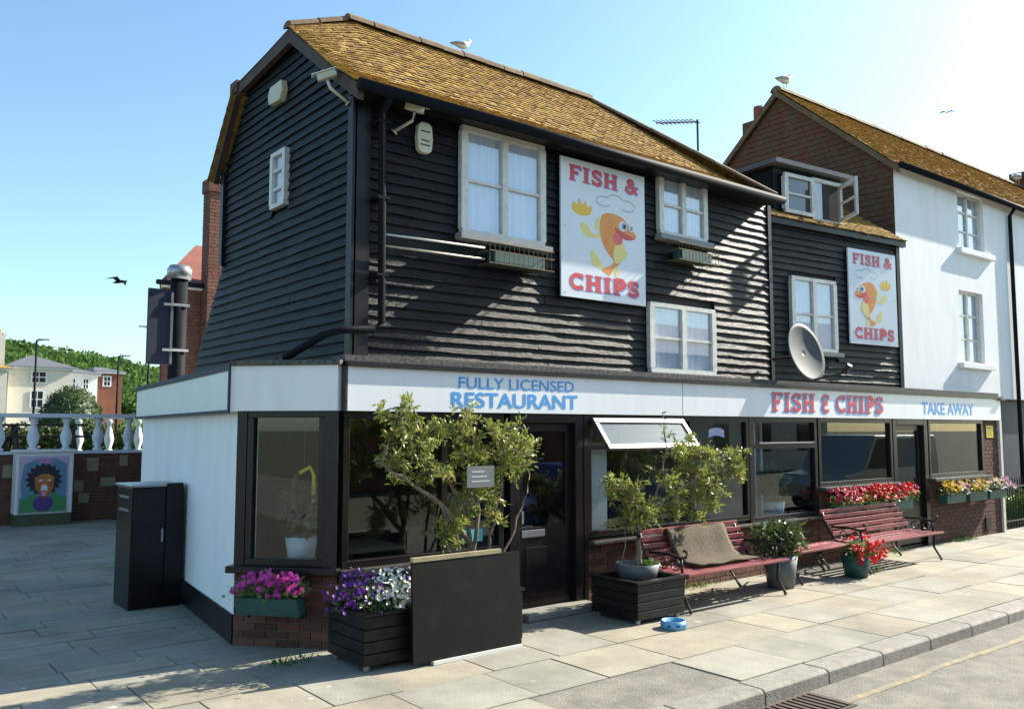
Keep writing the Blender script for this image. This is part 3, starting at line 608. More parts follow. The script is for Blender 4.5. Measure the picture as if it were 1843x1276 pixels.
# ------------------------------------------------------------------ white house
R3 = thing('white_house', (16, 2, 0), 'white rendered terrace house with tile hung gable and navy base', 'house')
Lw = 13
WG = [(0, 2.7), (0, 7.1), (-2.3, 9.15), (-4.6, 7.1), (-4.6, 0), (0, 0)]
MB().box(.02, Lw, -4.6, -.02, 0, 2.72, WH).build('base_wall', 'navy', R3)
wl = MB().prism([WH(.05, n - .02 if n == 0 else n, z) for n, z in [(0, 2.73), (0, 7.08), (-2.3, 9.1), (-4.6, 7.08), (-4.6, 2.73)]], WH.U * (Lw - .05)).build('upper_wall', 'whitewall', R3)
wf = MB()
hol = [(2.62, 3.8, 5.78, 7.0), (2.5, 3.58, 3.4, 4.9), (8, 9.2, 5.78, 7.0), (8, 9.2, 3.4, 4.9)]
def wallholes(u0, u1, z0, z1, holes, n0, n1, F, mb):
    us = sorted({u0, u1, *[h[0] for h in holes], *[h[1] for h in holes]}); zs = sorted({z0, z1, *[h[2] for h in holes], *[h[3] for h in holes]})
    for a, b in zip(us, us[1:]):
        for c, d in zip(zs, zs[1:]):
            if not any(h[0] <= a and b <= h[1] and h[2] <= c and d <= h[3] for h in holes): mb.box(a, b, n0, n1, c, d, F)
wallholes(.0505, Lw, 2.7, 7.1, hol, -.018, .14, WH, wf); wf.build('front_wall', 'whitewall', R3)
for h in hol:
    w = window(WH, h[0] + .02, h[1] - .02, h[2], h[3], R3, n=.03, lights=2, bars=2, fw=.05, sill=False); B('sill', 'whitewall', w, h[0] - .12, h[1] + .3, .0, .24, h[2] - .12, h[2] - .002, WH, bevel=.01)
def hung(z0, z1):
    mb = MB(); z = z0; r = 0
    while z < z1:
        n0 = .14; n1 = -4.6
        if z > 7.0: k = (z - 7.0) / 2.1; n0 = .14 - 2.44 * k; n1 = -4.6 + 2.3 * k
        n = n0 - (r % 2) * .08
        while n > n1 + .05:
            a = random.uniform(0, .012); q = lambda nn, o, zz: WH(.05 - o, nn, zz)
            p = [q(n, .03 + a, z), q(n - .158, .03 + a, z), q(n - .158, .012, z + .15), q(n, .012, z + .15), q(n, .0, z), q(n - .158, 0, z)]
            b = len(mb.v); mb.v += p; mb.f += [(b, b + 1, b + 2, b + 3), (b, b + 4, b + 5, b + 1)]; n -= .165
        z += .115; r += 1
    o = mb.build('hung_tiles', 'hung', R3, norm=False); o['kind'] = 'stuff'
hung(5.2, 9.0)
MB().prism([WH(.049, n, z) for n, z in [(.141, 5.1), (.141, 7.06), (-2.3, 9.12), (-4.6, 7.06), (-4.6, 5.1)]], WH.U * -.012).build('gable_backing', 'hung', R3)
for a, b in (((.32, 6.92), (-2.3, 9.2)), ((-2.3, 9.2), (-4.9, 6.92))): MB().prism([WH(-.09, a[0], a[1] - .1), WH(-.09, b[0], b[1] - .1), WH(-.09, b[0], b[1] + .03), WH(-.09, a[0], a[1] + .03)], WH.U * .06).build('verge', 'ridge', R3)
def P3(u, t): p = WH(u, .3 - 2.6 * t, 6.98 + 2.28 * t); return (p.x, p.y, p.z)
r3 = MB().quad(P3(-.08, 0), P3(Lw, 0), P3(Lw, 1), P3(-.08, 1)).quad(P3(-.08, 1), P3(Lw, 1), WH(Lw, -4.9, 6.95), WH(-.08, -4.9, 6.95)).build('roof', 'tile', R3, norm=False); tiles(P3, 38, lambda t: -.08, lambda t: Lw, .15, 'roof_tiles', 'tile', r3)
ridge(WH(-.08, -2.3, 9.27), WH(Lw, -2.3, 9.27), r3, .12, .42)
MB().tube([WH(-.05, .34, 6.98), WH(Lw, .34, 7.0)], .06, 8).build('gutter', 'pipe', R3, smooth=True)
MB().tube([WH(5.0, .32, 6.98), WH(5.0, .2, 6.8), WH(5.0, .2, 0.1)], .045, 8).build('downpipe', 'pipe', R3, smooth=True)
ch3 = B('chimney', 'hung', R3, .5, 1.2, -3.6, -3.0, 7.5, 9.0, WH); MB().tube([WH(.7, -3.3, 9.0), WH(.7, -3.3, 9.35)], .11, 10).build('chimney_pot', 'redroof', ch3)
ch4 = B('chimney', 'hung', R3, 12.2, 13.0, -2.6, -2.0, 9.0, 9.75, WH)
# ------------------------------------------------------------------ fixtures on the walls
def cctv(p, d, mount, label):
    r = thing('security_camera', p, label, 'security camera'); p, d, mt = Vector(p), Vector(d).normalized(), Vector(mount); s = d.cross(Vector((0, 0, 1))).normalized(); u = s.cross(d)
    G = lambda a, b, c: p + (d * a + s * b + u * c) * .78
    MB().box(-.15, .12, -.045, .045, -.05, .045, G).build('housing', 'cream', r, bevel=.012); MB().box(-.17, .17, -.06, .06, .046, .058, G).build('sun_shield', 'white', r); MB().box(.12, .125, -.03, .03, -.035, .03, G).build('lens', 'black', r)
    MB().tube([p - u * .05, p - u * .14, mt], .018, 8).build('arm', 'cream', r, smooth=True); MB().tube([mt, mt + (mt - p).normalized() * .012], .04, 10).build('wall_plate', 'cream', r)
cctv((.0, .45, 5.68), (-.75, .35, -.35), (.22, .36, 5.42), 'security camera on an arm at the gable corner below the eaves')
cctv((.85, .05, 5.42), (.75, -.55, -.25), (.72, .26, 5.2), 'security camera above the oval alarm box beside the downpipe')
a1 = MB(); a1.prism([GAB(2.12 + (u - 2.12) * .8, .02, 6.06 + (z - 6.06) * .8) for u, z in ((1.86, 6.03), (1.9, 6.2), (2.3, 6.2), (2.38, 6.08), (2.34, 5.93), (1.95, 5.9))], (-.09, 0, 0)); tag(a1.build('alarm_box', 'cream', bevel=.015), 'cream alarm box high on the black weatherboarded gable', 'alarm box')
ab = thing('alarm_box', (1.1, .2, 5.0), 'cream oval alarm box under the gutter next to the first upper window', 'alarm box')
MB().prism([UP(.8 + a * .78, .03, 5.19 + b * .85) for a, b in [(-.11, -.16), (-.13, 0), (-.11, .16), (-.06, .2), (.06, .2), (.11, .16), (.13, 0), (.11, -.16), (.06, -.2), (-.06, -.2)]], (0, -.07, 0)).build('case', 'cream', ab, bevel=.012)
for z, a in ((5.25, .06), (5.15, .05), (5.1, .06)): B('print', 'black', ab, .8 - a, .8 + a, .1, .102, z, z + .014, UP)
def wbox(F, u0, u1, z, label):
    r = thing('window_basket', F((u0 + u1) / 2, .15, z), label, 'window box', 'wire baskets under the upper windows'); B('trough', 'greenbox', r, u0 + .12, u1 - .1, .06, .22, z, z + .15, F)
    w = MB()
    for zz in (z - .01, z + .13, z + .22): w.tube([F(u0, .04, zz), F(u0, .27, zz), F(u1, .27, zz), F(u1, .04, zz)], .006, 5)
    k = u0
    while k <= u1: w.tube([F(k, .27, z - .01), F(k, .27, z + .22)], .004, 4); w.tube([F(k, .04, z - .01), F(k, .27, z - .01)], .004, 4); k += .07
    w.build('wire_basket', 'ridge', r)
wbox(UP, 1.55, 2.5, 3.9, 'green trough in a rusty wire basket under the curtained window'); wbox(UP, 4.75, 5.6, 4.34, 'green trough in a rusty wire basket beside the large fish sign')
ds = thing('satellite_dish', (7.5, 0, 2.75), 'large grey satellite dish above the shop fascia', 'satellite dish'); mb = MB(); D = Vector((-.08, -.96, .26)).normalized(); s_ = D.cross(Vector((0, 0, 1))).normalized(); u_ = s_.cross(D); cen = Vector((7.62, -.2, 3.2))
for i in range(9):
    r_ = .46 * i / 8
    for j in range(32): t = j * math.pi / 16; mb.v.append(cen + s_ * r_ * .86 * math.cos(t) + u_ * r_ * math.sin(t) + D * (.3 * r_ * r_ - .06))
for i in range(8):
    for j in range(32): j2 = (j + 1) % 32; mb.f.append((i * 32 + j, i * 32 + j2, (i + 1) * 32 + j2, (i + 1) * 32 + j))
o = mb.build('reflector', 'dish', ds, smooth=True, norm=False); sd = o.modifiers.new('t', 'SOLIDIFY'); sd.thickness = .012
MB().tube([cen - D * .1, cen - D * .25, (7.35, .2, 3.1)], .03, 8).build('mount', 'iron', ds); MB().tube([cen - u_ * .44, cen - u_ * .5 + D * .55], .014, 6).build('feed_arm', 'iron', ds); MB().tube([cen - u_ * .5 + D * .52, cen - u_ * .42 + D * .64], .04, 8).build('feed_horn', 'iron', ds)
ae = thing('tv_aerial', (10.4, 4, 6.5), 'thin television aerial on a mast behind the mossy roof', 'aerial'); MB().tube([(10.4, 4, 6.3), (10.4, 4, 8.62)], .025, 6).build('mast', 'iron', ae); bo = MB().tube([(10.4, 4, 8.58), (9.1, 4, 8.25)], .018, 6)
for k in range(10): x = 9.15 + k * .13; z = 8.25 + (x - 9.1) * .254; bo.tube([(x, 3.85, z - .08), (x, 4.15, z + .1)], .008, 4)
bo.build('boom', 'iron', ae)
# ------------------------------------------------------------------ benches
def bench(x0, x1, yf, yb, label, back=True, group=None):
    r = thing('park_bench', ((x0 + x1) / 2, (yf + yb) / 2, 0), label, 'bench'); zs = .42
    ym = yb + (yf - yb) * .28
    for k in range(5): y = ym + (yf - ym) * k / 4.0; z = zs - .012 * math.sin(k / 4 * math.pi); B('slat', 'bench', r, x0, x1, y - .045, y + .04, z, z + .028, bevel=.006)
    if back:
        for k in range(5): t = k / 4; y = ym + (yb - ym) * t + .03; z = .5 + .3 * t; B('slat', 'bench', r, x0, x1, y, y + .025, z, z + .058, bevel=.006)
    for x in (x0 + .06, x1 - .06):
        f = MB(); f.tube([(x, yf - .02, .012), (x, yf + .1, .2), (x, yf + .08, .4)], .02, 6).tube([(x, yb - .05, .012), (x, yb + .12, .2), (x, ym + .05, .4)], .02, 6).tube([(x, yf + .02, .4), (x, ym, .4)], .02, 6)
        if back:
            f.tube([(x, ym, .4), (x, ym + (yb - ym) * .6 + .05, .62), (x, yb + .05, .83)], .02, 6)
            f.tube([(x, ym + (yb - ym) * .5 + .02, .62), (x, ym - .18, .63), (x, yf + .12, .6), (x, yf + .04, .62), (x, yf + .03, .68), (x, yf + .08, .69)], .018, 6).tube([(x, yf + .12, .6), (x, yf + .1, .42)], .018, 6)
            for cy in (.2, .38): f.tube([(x, yf + cy + .06 * math.cos(t), .52 + .06 * math.sin(t)) for t in [i * .55 for i in range(13)]], .009, 5)
        f.build('end_frame', 'iron', r, smooth=True)
    return r
bench(3.7, 5.62, -1.1, -.4, 'red slatted bench with a brown mat draped over its back'); bench(7.75, 10.0, -.98, -.3, 'red slatted bench under the red flower boxes by the takeaway door'); bench(6.25, 7.6, -.85, -.4, 'low red slatted seat between the leafy pot and the red flower pot', back=False)
mb = MB(); sec = [(-.33, .66), (-.36, .81), (-.40, .83), (-.45, .80), (-.52, .66), (-.60, .52), (-.68, .475), (-.85, .468), (-.95, .47)]
for i in range(15):
    x = 4.14 + 1.1 * i / 14
    for k, (y, z) in enumerate(sec): mb.v.append(Vector((x + .02 * math.sin(k * 1.3), y - .012 - .01 * math.sin(i * 1.3 + k), z + .018 + .008 * math.sin(i * .9 + k * .8))))
for i in range(14):
    for k in range(8): a = i * 9 + k; mb.f.append((a, a + 9, a + 10, a + 1))
o = mb.build('draped_mat', 'mat', smooth=True); sd = o.modifiers.new('t', 'SOLIDIFY'); sd.thickness = .01; tag(o, 'brown woven mat draped over the back and seat of the red bench', 'mat')
# ------------------------------------------------------------------ planters, pots, trees
def slatbox(x0, x1, y0, y1, h, label, rows=4):
    r = thing('wooden_planter', ((x0 + x1) / 2, (y0 + y1) / 2, 0), label, 'planter'); B('inner_box', 'soil', r, x0 + .03, x1 - .03, y0 + .03, y1 - .03, .05, h - .05)
    st = (h - .05) / rows
    for k in range(rows):
        z = .05 + k * st
        for a in ((x0, x1, y0, y0 + .025), (x0, x1, y1 - .025, y1), (x0, x0 + .025, y0 + .026, y1 - .026), (x1 - .025, x1, y0 + .026, y1 - .026)): B('slat', 'plantbox', r, *a, z, z + st - .01, bevel=.004)
    B('rim', 'plantbox', r, x0 - .02, x1 + .02, y0 - .02, y0 + .05, h, h + .025); B('rim', 'plantbox', r, x0 - .02, x1 + .02, y1 - .05, y1 + .02, h, h + .025); B('rim', 'plantbox', r, x0 - .02, x0 + .05, y0 + .051, y1 - .051, h, h + .025); B('rim', 'plantbox', r, x1 - .05, x1 + .02, y0 + .051, y1 - .051, h, h + .025)
    for x in (x0 + .06, x1 - .06):
        for y in (y0 + .06, y1 - .06): MB().tube([(x, y, .0), (x, y, .05)], .03, 8).build('foot', 'steel', r)
    return r
slatbox(-.2, .5, -.88, -.22, .46, 'black slatted planter full of purple and white flowers by the corner bay'); slatbox(.56, 1.5, -.92, -.25, .5, 'black planter holding the wide shrub behind the blank black board'); slatbox(2.9, 3.64, -1.12, -.42, .42, 'black slatted planter under the potted tree beside the mat covered bench')
bd = thing('blank_board', (.8, -1.05, 0), 'large blank black board with pale edges standing before the wide shrub', 'board'); Gb = lambda u, n, z: Vector((u, -1.0 - n + z * .04, z))
MB().box(.2, 1.4, 0, .03, .035, .89, Gb).build('panel', 'black', bd); MB().box(.2, 1.18, -.005, .035, .892, .93, Gb).build('top_edge', 'stone', bd); MB().box(.4, 1.4, -.005, .045, .003, .034, Gb).build('bottom_edge', 'white', bd)
pt = thing('plant_pot', (3.3, -.75, .44), 'grey round pot set into the black planter under the small tree', 'pot'); MB().lathe((3.3, -.75, .40), [(.2, 0), (.25, .17), (.235, .17), (.225, .13)], 24).build('pot', 'greypot', pt, smooth=True); mbs = MB().lathe((3.3, -.75, .5), [(.22, 0), (.15, .03), (.02, .04)], 16); mbs.build('soil', 'soil', pt, smooth=True)
mb = MB(); mb.blob((3.42, -.82, .56), (.1, .08, .03), 140, .05, .008); mb.build('weeds', 'leafb', pt, norm=False)
def tree(base, stems, clumps, label, name, leafm='leaf', L=.06, dens=1.):
    r = thing(name, base, label, 'tree'); tb = MB(); lv = MB(); b = Vector(base); tips = []
    for pts, rad in stems:
        pts = [Vector(p) for p in pts]; n = len(pts); P = []
        for i in range((n - 1) * 4 + 1):
            k = min(i // 4, n - 2); f = i / 4 - k; P.append(pts[k].lerp(pts[k + 1], f) + Vector((random.gauss(0, .012), random.gauss(0, .012), random.gauss(0, .008))) * (i > 0))
        tb.tube(P, [rad * (1 - .75 * i / (len(P) - 1)) for i in range(len(P))], 7); tips += P[len(P) // 2:]
    more = []
    for c, rr, n in clumps:
        more.append((c, rr, n * .36))
        for _ in range(3):
            d = Vector((random.gauss(0, 1), random.gauss(0, .7), random.gauss(.2, 1))).normalized(); f = random.uniform(.8, 1.25); more.append(((c[0] + d.x * rr[0] * f, c[1] + d.y * rr[1] * f, c[2] + d.z * rr[2] * f), tuple(x * random.uniform(.35, .6) for x in rr), n * .1))
    for c, rr, n in more:
        c = Vector(c); near = min(tips, key=lambda p: (p - c).length)
        tb.tube([near, near.lerp(c, .5) + Vector((random.gauss(0, .03), random.gauss(0, .03), .02)), c], [.008, .006, .004], 5)
        for _ in range(int(n * dens / 14 * 1.9)):
            d = Vector((random.gauss(0, 1), random.gauss(0, 1), random.gauss(.15, 1))).normalized(); e = c + Vector((d.x * rr[0], d.y * rr[1], d.z * rr[2])) * random.uniform(.45, 1.05); s = c + (e - c) * .1
            tb.tube([s, (s + e) / 2 + Vector((0, 0, .015)), e], [.0055, .004, .0025], 4)
            for _ in range(15):
                f = random.uniform(.25, 1.08); p = s.lerp(e, f) + Vector((random.gauss(0, .018), random.gauss(0, .018), random.gauss(0, .018))); dd = ((e - s).normalized() * .6 + Vector((random.gauss(0, .6), random.gauss(0, .6), random.gauss(.1, .6)))).normalized(); lv.leaf(p, L * random.uniform(.7, 1.35), L * .17, dd)
    tb.build('trunk', 'bark', r, smooth=True); lv.build('crown', leafm, r, norm=False); return r
b = (1.12, -.6, .5)
tree(b, [([b, (1.1, -.6, .95), (.75, -.62, 1.35), (.3, -.62, 1.62), (.05, -.6, 1.75)], .035), ([b, (1.12, -.6, .95), (1.0, -.55, 1.4), (.65, -.6, 1.8), (.45, -.6, 2.25)], .03), ([b, (1.15, -.62, 1.0), (1.2, -.62, 1.5), (1.1, -.6, 2.1)], .03), ([(1.35, -.55, .5), (1.4, -.55, 1.0), (1.5, -.58, 1.5), (1.55, -.6, 2.05)], .022), ([(1.35, -.55, .5), (1.6, -.6, .95), (1.8, -.62, 1.35), (1.85, -.6, 1.6)], .016)],
     [((.3, -.6, 2.15), (.2, .2, .22), 330), ((.45, -.6, 1.95), (.3, .25, .22), 520), ((.25, -.6, 1.8), (.2, .2, .18), 220), ((.6, -.62, 1.65), (.25, .25, .2), 330), ((1.0, -.55, 2.0), (.25, .2, .22), 420), ((1.1, -.6, 1.75), (.22, .2, .22), 330), ((1.5, -.6, 2.0), (.25, .2, .25), 480), ((1.6, -.6, 1.7), (.25, .22, .25), 480), ((1.75, -.62, 1.85), (.2, .2, .2), 260), ((1.35, -.55, 1.45), (.22, .2, .25), 330), ((1.1, -.65, 1.4), (.2, .2, .22), 260), ((.9, -.6, 1.15), (.2, .18, .2), 300), ((1.35, -.6, 1.2), (.18, .15, .18), 160), ((.8, -.6, 1.02), (.14, .12, .12), 150)],
     'wide branching olive shrub in front of the large restaurant window', 'olive_tree')
b = (3.32, -.75, .5)
tree(b, [([b, (3.36, -.72, .9), (3.4, -.7, 1.0)], .045), ([(3.37, -.72, .92), (3.7, -.7, 1.3), (3.85, -.7, 1.8), (3.8, -.7, 2.25)], .02), ([(3.37, -.72, .92), (3.8, -.72, 1.25), (4.4, -.75, 1.5), (5.1, -.75, 1.6)], .024), ([(3.37, -.72, .92), (3.2, -.7, 1.2), (3.1, -.7, 1.45)], .018), ([(3.37, -.72, .95), (4.0, -.7, 1.15), (4.6, -.7, 1.3)], .016), ([(3.2, -.66, .5), (3.18, -.66, 1.0)], .01)],
     [((3.85, -.7, 1.95), (.12, .1, .25), 60), ((4.1, -.7, 1.8), (.28, .2, .15), 420), ((4.5, -.72, 1.75), (.3, .22, .18), 480), ((4.95, -.75, 1.65), (.28, .2, .2), 420), ((5.15, -.75, 1.5), (.18, .15, .15), 220), ((4.3, -.7, 1.5), (.3, .25, .2), 420), ((4.7, -.72, 1.4), (.3, .22, .2), 420), ((3.9, -.7, 1.4), (.25, .22, .2), 330), ((3.3, -.7, 1.3), (.3, .22, .22), 480), ((3.1, -.7, 1.42), (.2, .18, .18), 280), ((3.5, -.72, 1.1), (.25, .2, .18), 380), ((4.3, -.7, 1.18), (.28, .2, .18), 380), ((4.65, -.7, 1.12), (.2, .15, .15), 220), ((3.2, -.7, 1.02), (.25, .18, .12), 220), ((3.9, -.7, 1.08), (.25, .2, .15), 300)],
     'small leaning bushy tree with a bare trunk in the grey pot beside the bench', 'olive_tree')
pq = thing('leafy_pot', (6.0, -.72, 0), 'tall grey pot with a glossy dark green shrub between the benches', 'potted plant'); MB().lathe((6.0, -.75, 0), [(.17, 0.005), (.22, .42), (.2, .42), (.19, .38)], 24).build('pot', 'greypot', pq, smooth=True)
mb = MB(); mb.blob((6.0, -.75, .62), (.42, .32, .26), 900, .1, .02); mb.build('foliage', 'leafd', pq, norm=False)
rp = thing('red_flower_pot', (7.5, -.9, 0), 'dark round pot trailing bright red flowers in front of the low seat', 'potted plant'); MB().lathe((7.5, -.95, 0), [(.15, .005), (.2, .3), (.18, .3), (.17, .27)], 20).build('pot', 'greenbox', rp, smooth=True)
mb = MB(); mb.blob((7.5, -.98, .36), (.28, .22, .13), 260, .08, .02); mb.build('foliage', 'leafb', rp, norm=False); mb = MB()
for _ in range(46): c = (7.6 + random.gauss(0, .17), -1.12 + random.gauss(0, .06), .36 + random.gauss(0, .1)); [mb.flower((c[0] + random.gauss(0, .02), c[1] + random.gauss(0, .02), c[2] + random.gauss(0, .02)), .03) for _ in range(4)]
mb.build('blooms', 'red', rp, norm=False, kind='stuff')
def flowerbox(F, u0, u1, n, z, cols, label, group, nb=60, spread=.16, r=.026, hang=0):
    t = thing('flower_box', F((u0 + u1) / 2, n, z), label, 'flower box', group); q = MB(); q.prism([F(u0 + .03, n - .07, z), F(u0 + .03, n + .07, z), F(u0, n + .09, z + .16), F(u0, n - .09, z + .16)], F.U * (u1 - u0 - .03)); q.build('trough', 'greenbox', t)
    fo = MB()
    for k in range(int((u1 - u0) * 420)): u = random.uniform(u0 - .04, u1 + .04); p = F(u, n + random.gauss(0, .09), z + .17 + abs(random.gauss(0, .07)) - hang * random.random() * .1); fo.leaf(p, .07, .015)
    fo.build('foliage', 'leafb' if len(cols) < 3 else 'leafd', t, norm=False)
    for m, w, (c0, c1) in cols:
        b = MB()
        for k in range(int(nb * w)):
            u = u0 + (u1 - u0) * random.uniform(c0, c1); c = F(u, n + .05 + random.gauss(0, .07), z + .2 + random.uniform(0, spread))
            for _ in range(4): b.flower(c + Vector((random.gauss(0, .018), random.gauss(0, .018), random.gauss(0, .016))), r, -F.U * .2 + F.N + Vector((random.gauss(0, .4), random.gauss(0, .4), .5 + random.gauss(0, .3))))
        b.build('blooms', m, t, norm=False, kind='stuff')
    return t
flowerbox(CHAM, .14, .78, .2, .34, [('pink', 1, (0, 1))], 'green trough of pink flowers under the corner bay window', None, 60, .2); B('bracket', 'iron', R1, .2, .24, 0.01, .2, .3, .335, CHAM); B('bracket', 'iron', R1, .7, .74, 0.01, .2, .3, .335, CHAM)
fp = thing('bedding_flowers', (.15, -.55, .46), 'mound of purple and white bedding flowers in the black planter', 'flowers'); fo = MB(); fo.blob((.13, -.58, .56), (.46, .34, .16), 900, .07, .014); fo.build('foliage', 'leafd', fp, norm=False)
for m, n, c, s in (('purple', 190, (-.15, -.62, .62), (.16, .17, .11)), ('white', 210, (.2, -.78, .6), (.17, .1, .1)), ('purple', 50, (.45, -.7, .66), (.1, .1, .08)), ('crimson', 20, (.44, -.85, .58), (.05, .05, .04)), ('white', 50, (.25, -.6, .74), (.12, .1, .05))):
    b = MB()
    for _ in range(n): q = [random.gauss(0, .75) for _ in range(3)]; b.flower((c[0] + q[0] * s[0], c[1] + q[1] * s[1], c[2] + q[2] * s[2]), .021)
    b.build('blooms', m, fp, norm=False, kind='stuff')
for i, (u, cc) in enumerate(((8.2, 'crimson'), (9.05, 'red'), (9.85, 'red'))): flowerbox(FRONT, u, u + .74, .18, .72, [(cc, 1, (0, 1)), ('red' if i < 2 else 'crimson', .4, (.3, 1))], ['green trough of crimson flowers under the takeaway window, beside the leafy pot', 'green trough of scarlet flowers, middle of three under the takeaway window', 'green trough of scarlet flowers beside the takeaway door'][i], 'flower boxes on the shop wall', 62, .22, .03)
for i, u in enumerate((11.85, 12.75, 13.6)): flowerbox(FRONT, u, u + .76, .16, .72, [('yellowf', (.9, .8, .2)[i], (0, .8)), ('palepink', (.3, .1, 1.)[i], (.6, 1.15)), ('white', (.05, .1, .5)[i], (.3, .9))], ['green trough of yellow flowers beside the takeaway door on the brick wall', 'green trough of yellow flowers, middle of three on the brick wall', 'green trough of pale pink and white flowers at the end of the brick wall'][i], 'flower boxes on the shop wall', 62, .18, .026)
bw = thing('dog_bowl', (3.12, -1.41, 0), 'light blue dog bowl with dark bone marks on the pavement', 'bowl'); MB().lathe((3.12, -1.41, 0), [(.135, .004), (.125, .085), (.115, .085), (.105, .03), (.02, .025)], 28).build('bowl', 'bowl', bw, smooth=True)
for k in range(9): t = k * .7; MB().box(-.02, .02, .1325, .1345, .035, .052, lambda a, n, z, t=t: Vector((3.12 + math.cos(t) * n - math.sin(t) * a, -1.41 + math.sin(t) * n + math.cos(t) * a, z))).build('mark', 'bluecar', bw)
MB().lathe((3.12, -1.41, .0), [(.1, .05), (.1, .052)], 20).build('water', 'carglass', bw)
pl = thing('hanging_plaque', (1.0, -.95, 1.3), 'small grey plaque hanging among the branches of the wide shrub', 'sign'); B('plate', 'greyplaque', pl, .88, 1.2, -.86, -.85, 1.5, 1.7); MB().tube([(.92, -.855, 1.7), (1.04, -.855, 1.85), (1.16, -.855, 1.7)], .003, 4).build('cord', 'iron', pl)
for k in range(3): B('print', 'fline', pl, .93, 1.14 - .03 * k, -.8612, -.8605, 1.55 + k * .045, 1.565 + k * .045)
# weeds at the foot of the walls
mb = MB()
for c in ((10.2, -.12), (12.6, -.1), (12.9, -.12), (8.1, -.9), (-.55, -.2), (7.6, -.9), (4.4, -.1), (5.2, -.08)):
    for _ in range(60): mb.leaf((c[0] + random.gauss(0, .16), c[1] + random.gauss(0, .05), .0), random.uniform(.04, .1), .008, Vector((random.gauss(0, .5), random.gauss(0, .5), 1)).normalized())
o = mb.build('weeds', 'leafb', norm=False); o['kind'] = 'stuff'; tag(o, 'green weeds growing along the foot of the brick walls', 'weeds')
# ------------------------------------------------------------------ cabinets, pole, balustrade
cb = thing('utility_cabinet', (-.72, 3.3, 0), 'black steel utility cabinet standing against the white side wall', 'cabinet'); B('case', 'cabinet', cb, -1.05, -.46, 3.0, 3.62, .0, 1.38, bevel=.012); B('lid', 'steel', cb, -1.07, -.45, 2.98, 3.64, 1.381, 1.41, bevel=.008)
B('door', 'cabinet', cb, -1.03, -.68, 2.985, 2.999, .08, 1.34, bevel=.004); B('door', 'cabinet', cb, -.67, -.48, 2.975, 2.999, .08, 1.42, bevel=.004); B('handle', 'steel', cb, -.72, -.7, 2.965, 2.984, .75, .9)
for z in (1.1, 1.25): B('vent_slot', 'steel', cb, -1.056, -1.051, 3.1, 3.5, z, z + .03)
mc = thing('painted_cabinet', (0, 13.6, 0), 'street cabinet painted with a face mural before the balustrade wall', 'cabinet'); B('case', 'white', mc, -.58, .52, 13.3, 13.75, .25, 1.55, bevel=.015); B('base', 'cabgreen', mc, -.57, .51, 13.31, 13.74, 0, .249); B('lid', 'white', mc, -.62, .56, 13.26, 13.8, 1.551, 1.61, bevel=.01)
FM = Fr((-.03, 13.3), (1, 0), (0, -1))
def flat(pts, m, k, nm, par): MB().quad(*[FM(a, .004 + k * .001, b) for a, b in pts]).build(nm, m, par, norm=False)
mp = B('mural', 'mpink', mc, -.5, .46, .001, .004, .27, 1.47, FM)
flat([(-.42, .4), (-.46, .9), (-.4, 1.3), (-.15, 1.42), (.2, 1.42), (.42, 1.3), (.42, .7), (.36, .36), (0, .3)], 'teal', 1, 'backdrop', mp); flat([(-.02 + (.37 if k % 2 else .29) * math.cos(k * math.pi / 17), .98 + (.36 if k % 2 else .29) * math.sin(k * math.pi / 17)) for k in range(34)], 'mhair', 3, 'hair', mp); flat([(-.47, .29), (-.47, .6), (-.2, .5), (.2, .5), (.43, .62), (.43, .29)], 'mgreen', 1.5, 'backdrop', mp); flat([(-.2, 1.02), (-.1, 1.08), (.06, 1.1), (.18, 1.02), (.17, .8), (.05, .6), (-.06, .6), (-.18, .8)], 'mface', 4, 'face', mp)
flat(arc(-.02, .47, .2, .17, 0, 359, 16), 'mpurple', 3, 'collar', mp)
for s in (-1, 1): flat([(s * .12 - .02, .72), (s * .34, .6), (s * .4, .45), (s * .15 - .02, .45)], 'mgreen', 2, 'leaf', mp); flat(arc(s * .08, .96, .045, .018, 0, 359, 10), 'white', 5, 'eye', mp)
flat([(-.06, .86), (.04, .86), (.06, .74), (-.08, .74)], 'white', 5, 'nose', mp); flat([(-.07, .72), (.05, .72), (.03, .63), (-.05, .63)], 'mrose', 5, 'mouth', mp)
for k in range(6): t = math.radians(35 + k * 22); flat([(-.02 + .1 * math.cos(t - .15), 1.27 + .06 * math.sin(t)), (-.02 + .22 * math.cos(t - .12), 1.27 + .17 * math.sin(t)), (-.02 + .22 * math.cos(t + .12), 1.27 + .17 * math.sin(t)), (-.02 + .1 * math.cos(t + .15), 1.27 + .06 * math.sin(t))], 'mrose', 5, 'petal', mp)
bl = thing('balustrade_wall', (0, 14, 0), 'white balustrade on a dark brick wall across the end of the paved yard', 'wall'); B('brick_base', 'mortar', bl, -7, 6, 13.86, 14.1, 0, 1.5); bricks(Fr((0, 13.85), (1, 0), (0, -1)), -1.6, 2.6, 0, 1.5, bl, single=False)
for x, z, w, h in ((-.75, 1.0, .2, .28), (.9, 1.1, .25, .3), (1.2, .75, .32, .2), (.75, .4, .22, .22), (1.6, 1.2, .18, .25), (.65, .65, .2, .25)): B('stone_block', 'stone', bl, x, x + w, 13.82, 13.849, z, z + h, bevel=.008)
B('coping', 'balu', bl, -7, 6, 13.82, 14.12, 1.501, 1.56); B('rail', 'balu', bl, -7, 6, 13.8, 14.14, 2.3, 2.39, bevel=.01)
bp = [(.1, 0), (.1, .06), (.06, .09), (.12, .25), (.125, .32), (.09, .45), (.055, .58), (.06, .62), (.1, .68), (.1, .738)]
k = -4
while k < 5: MB().lathe((k * .66 - .18, 13.97, 1.561), bp, 14).build('baluster', 'balu', bl, smooth=True); k += 1
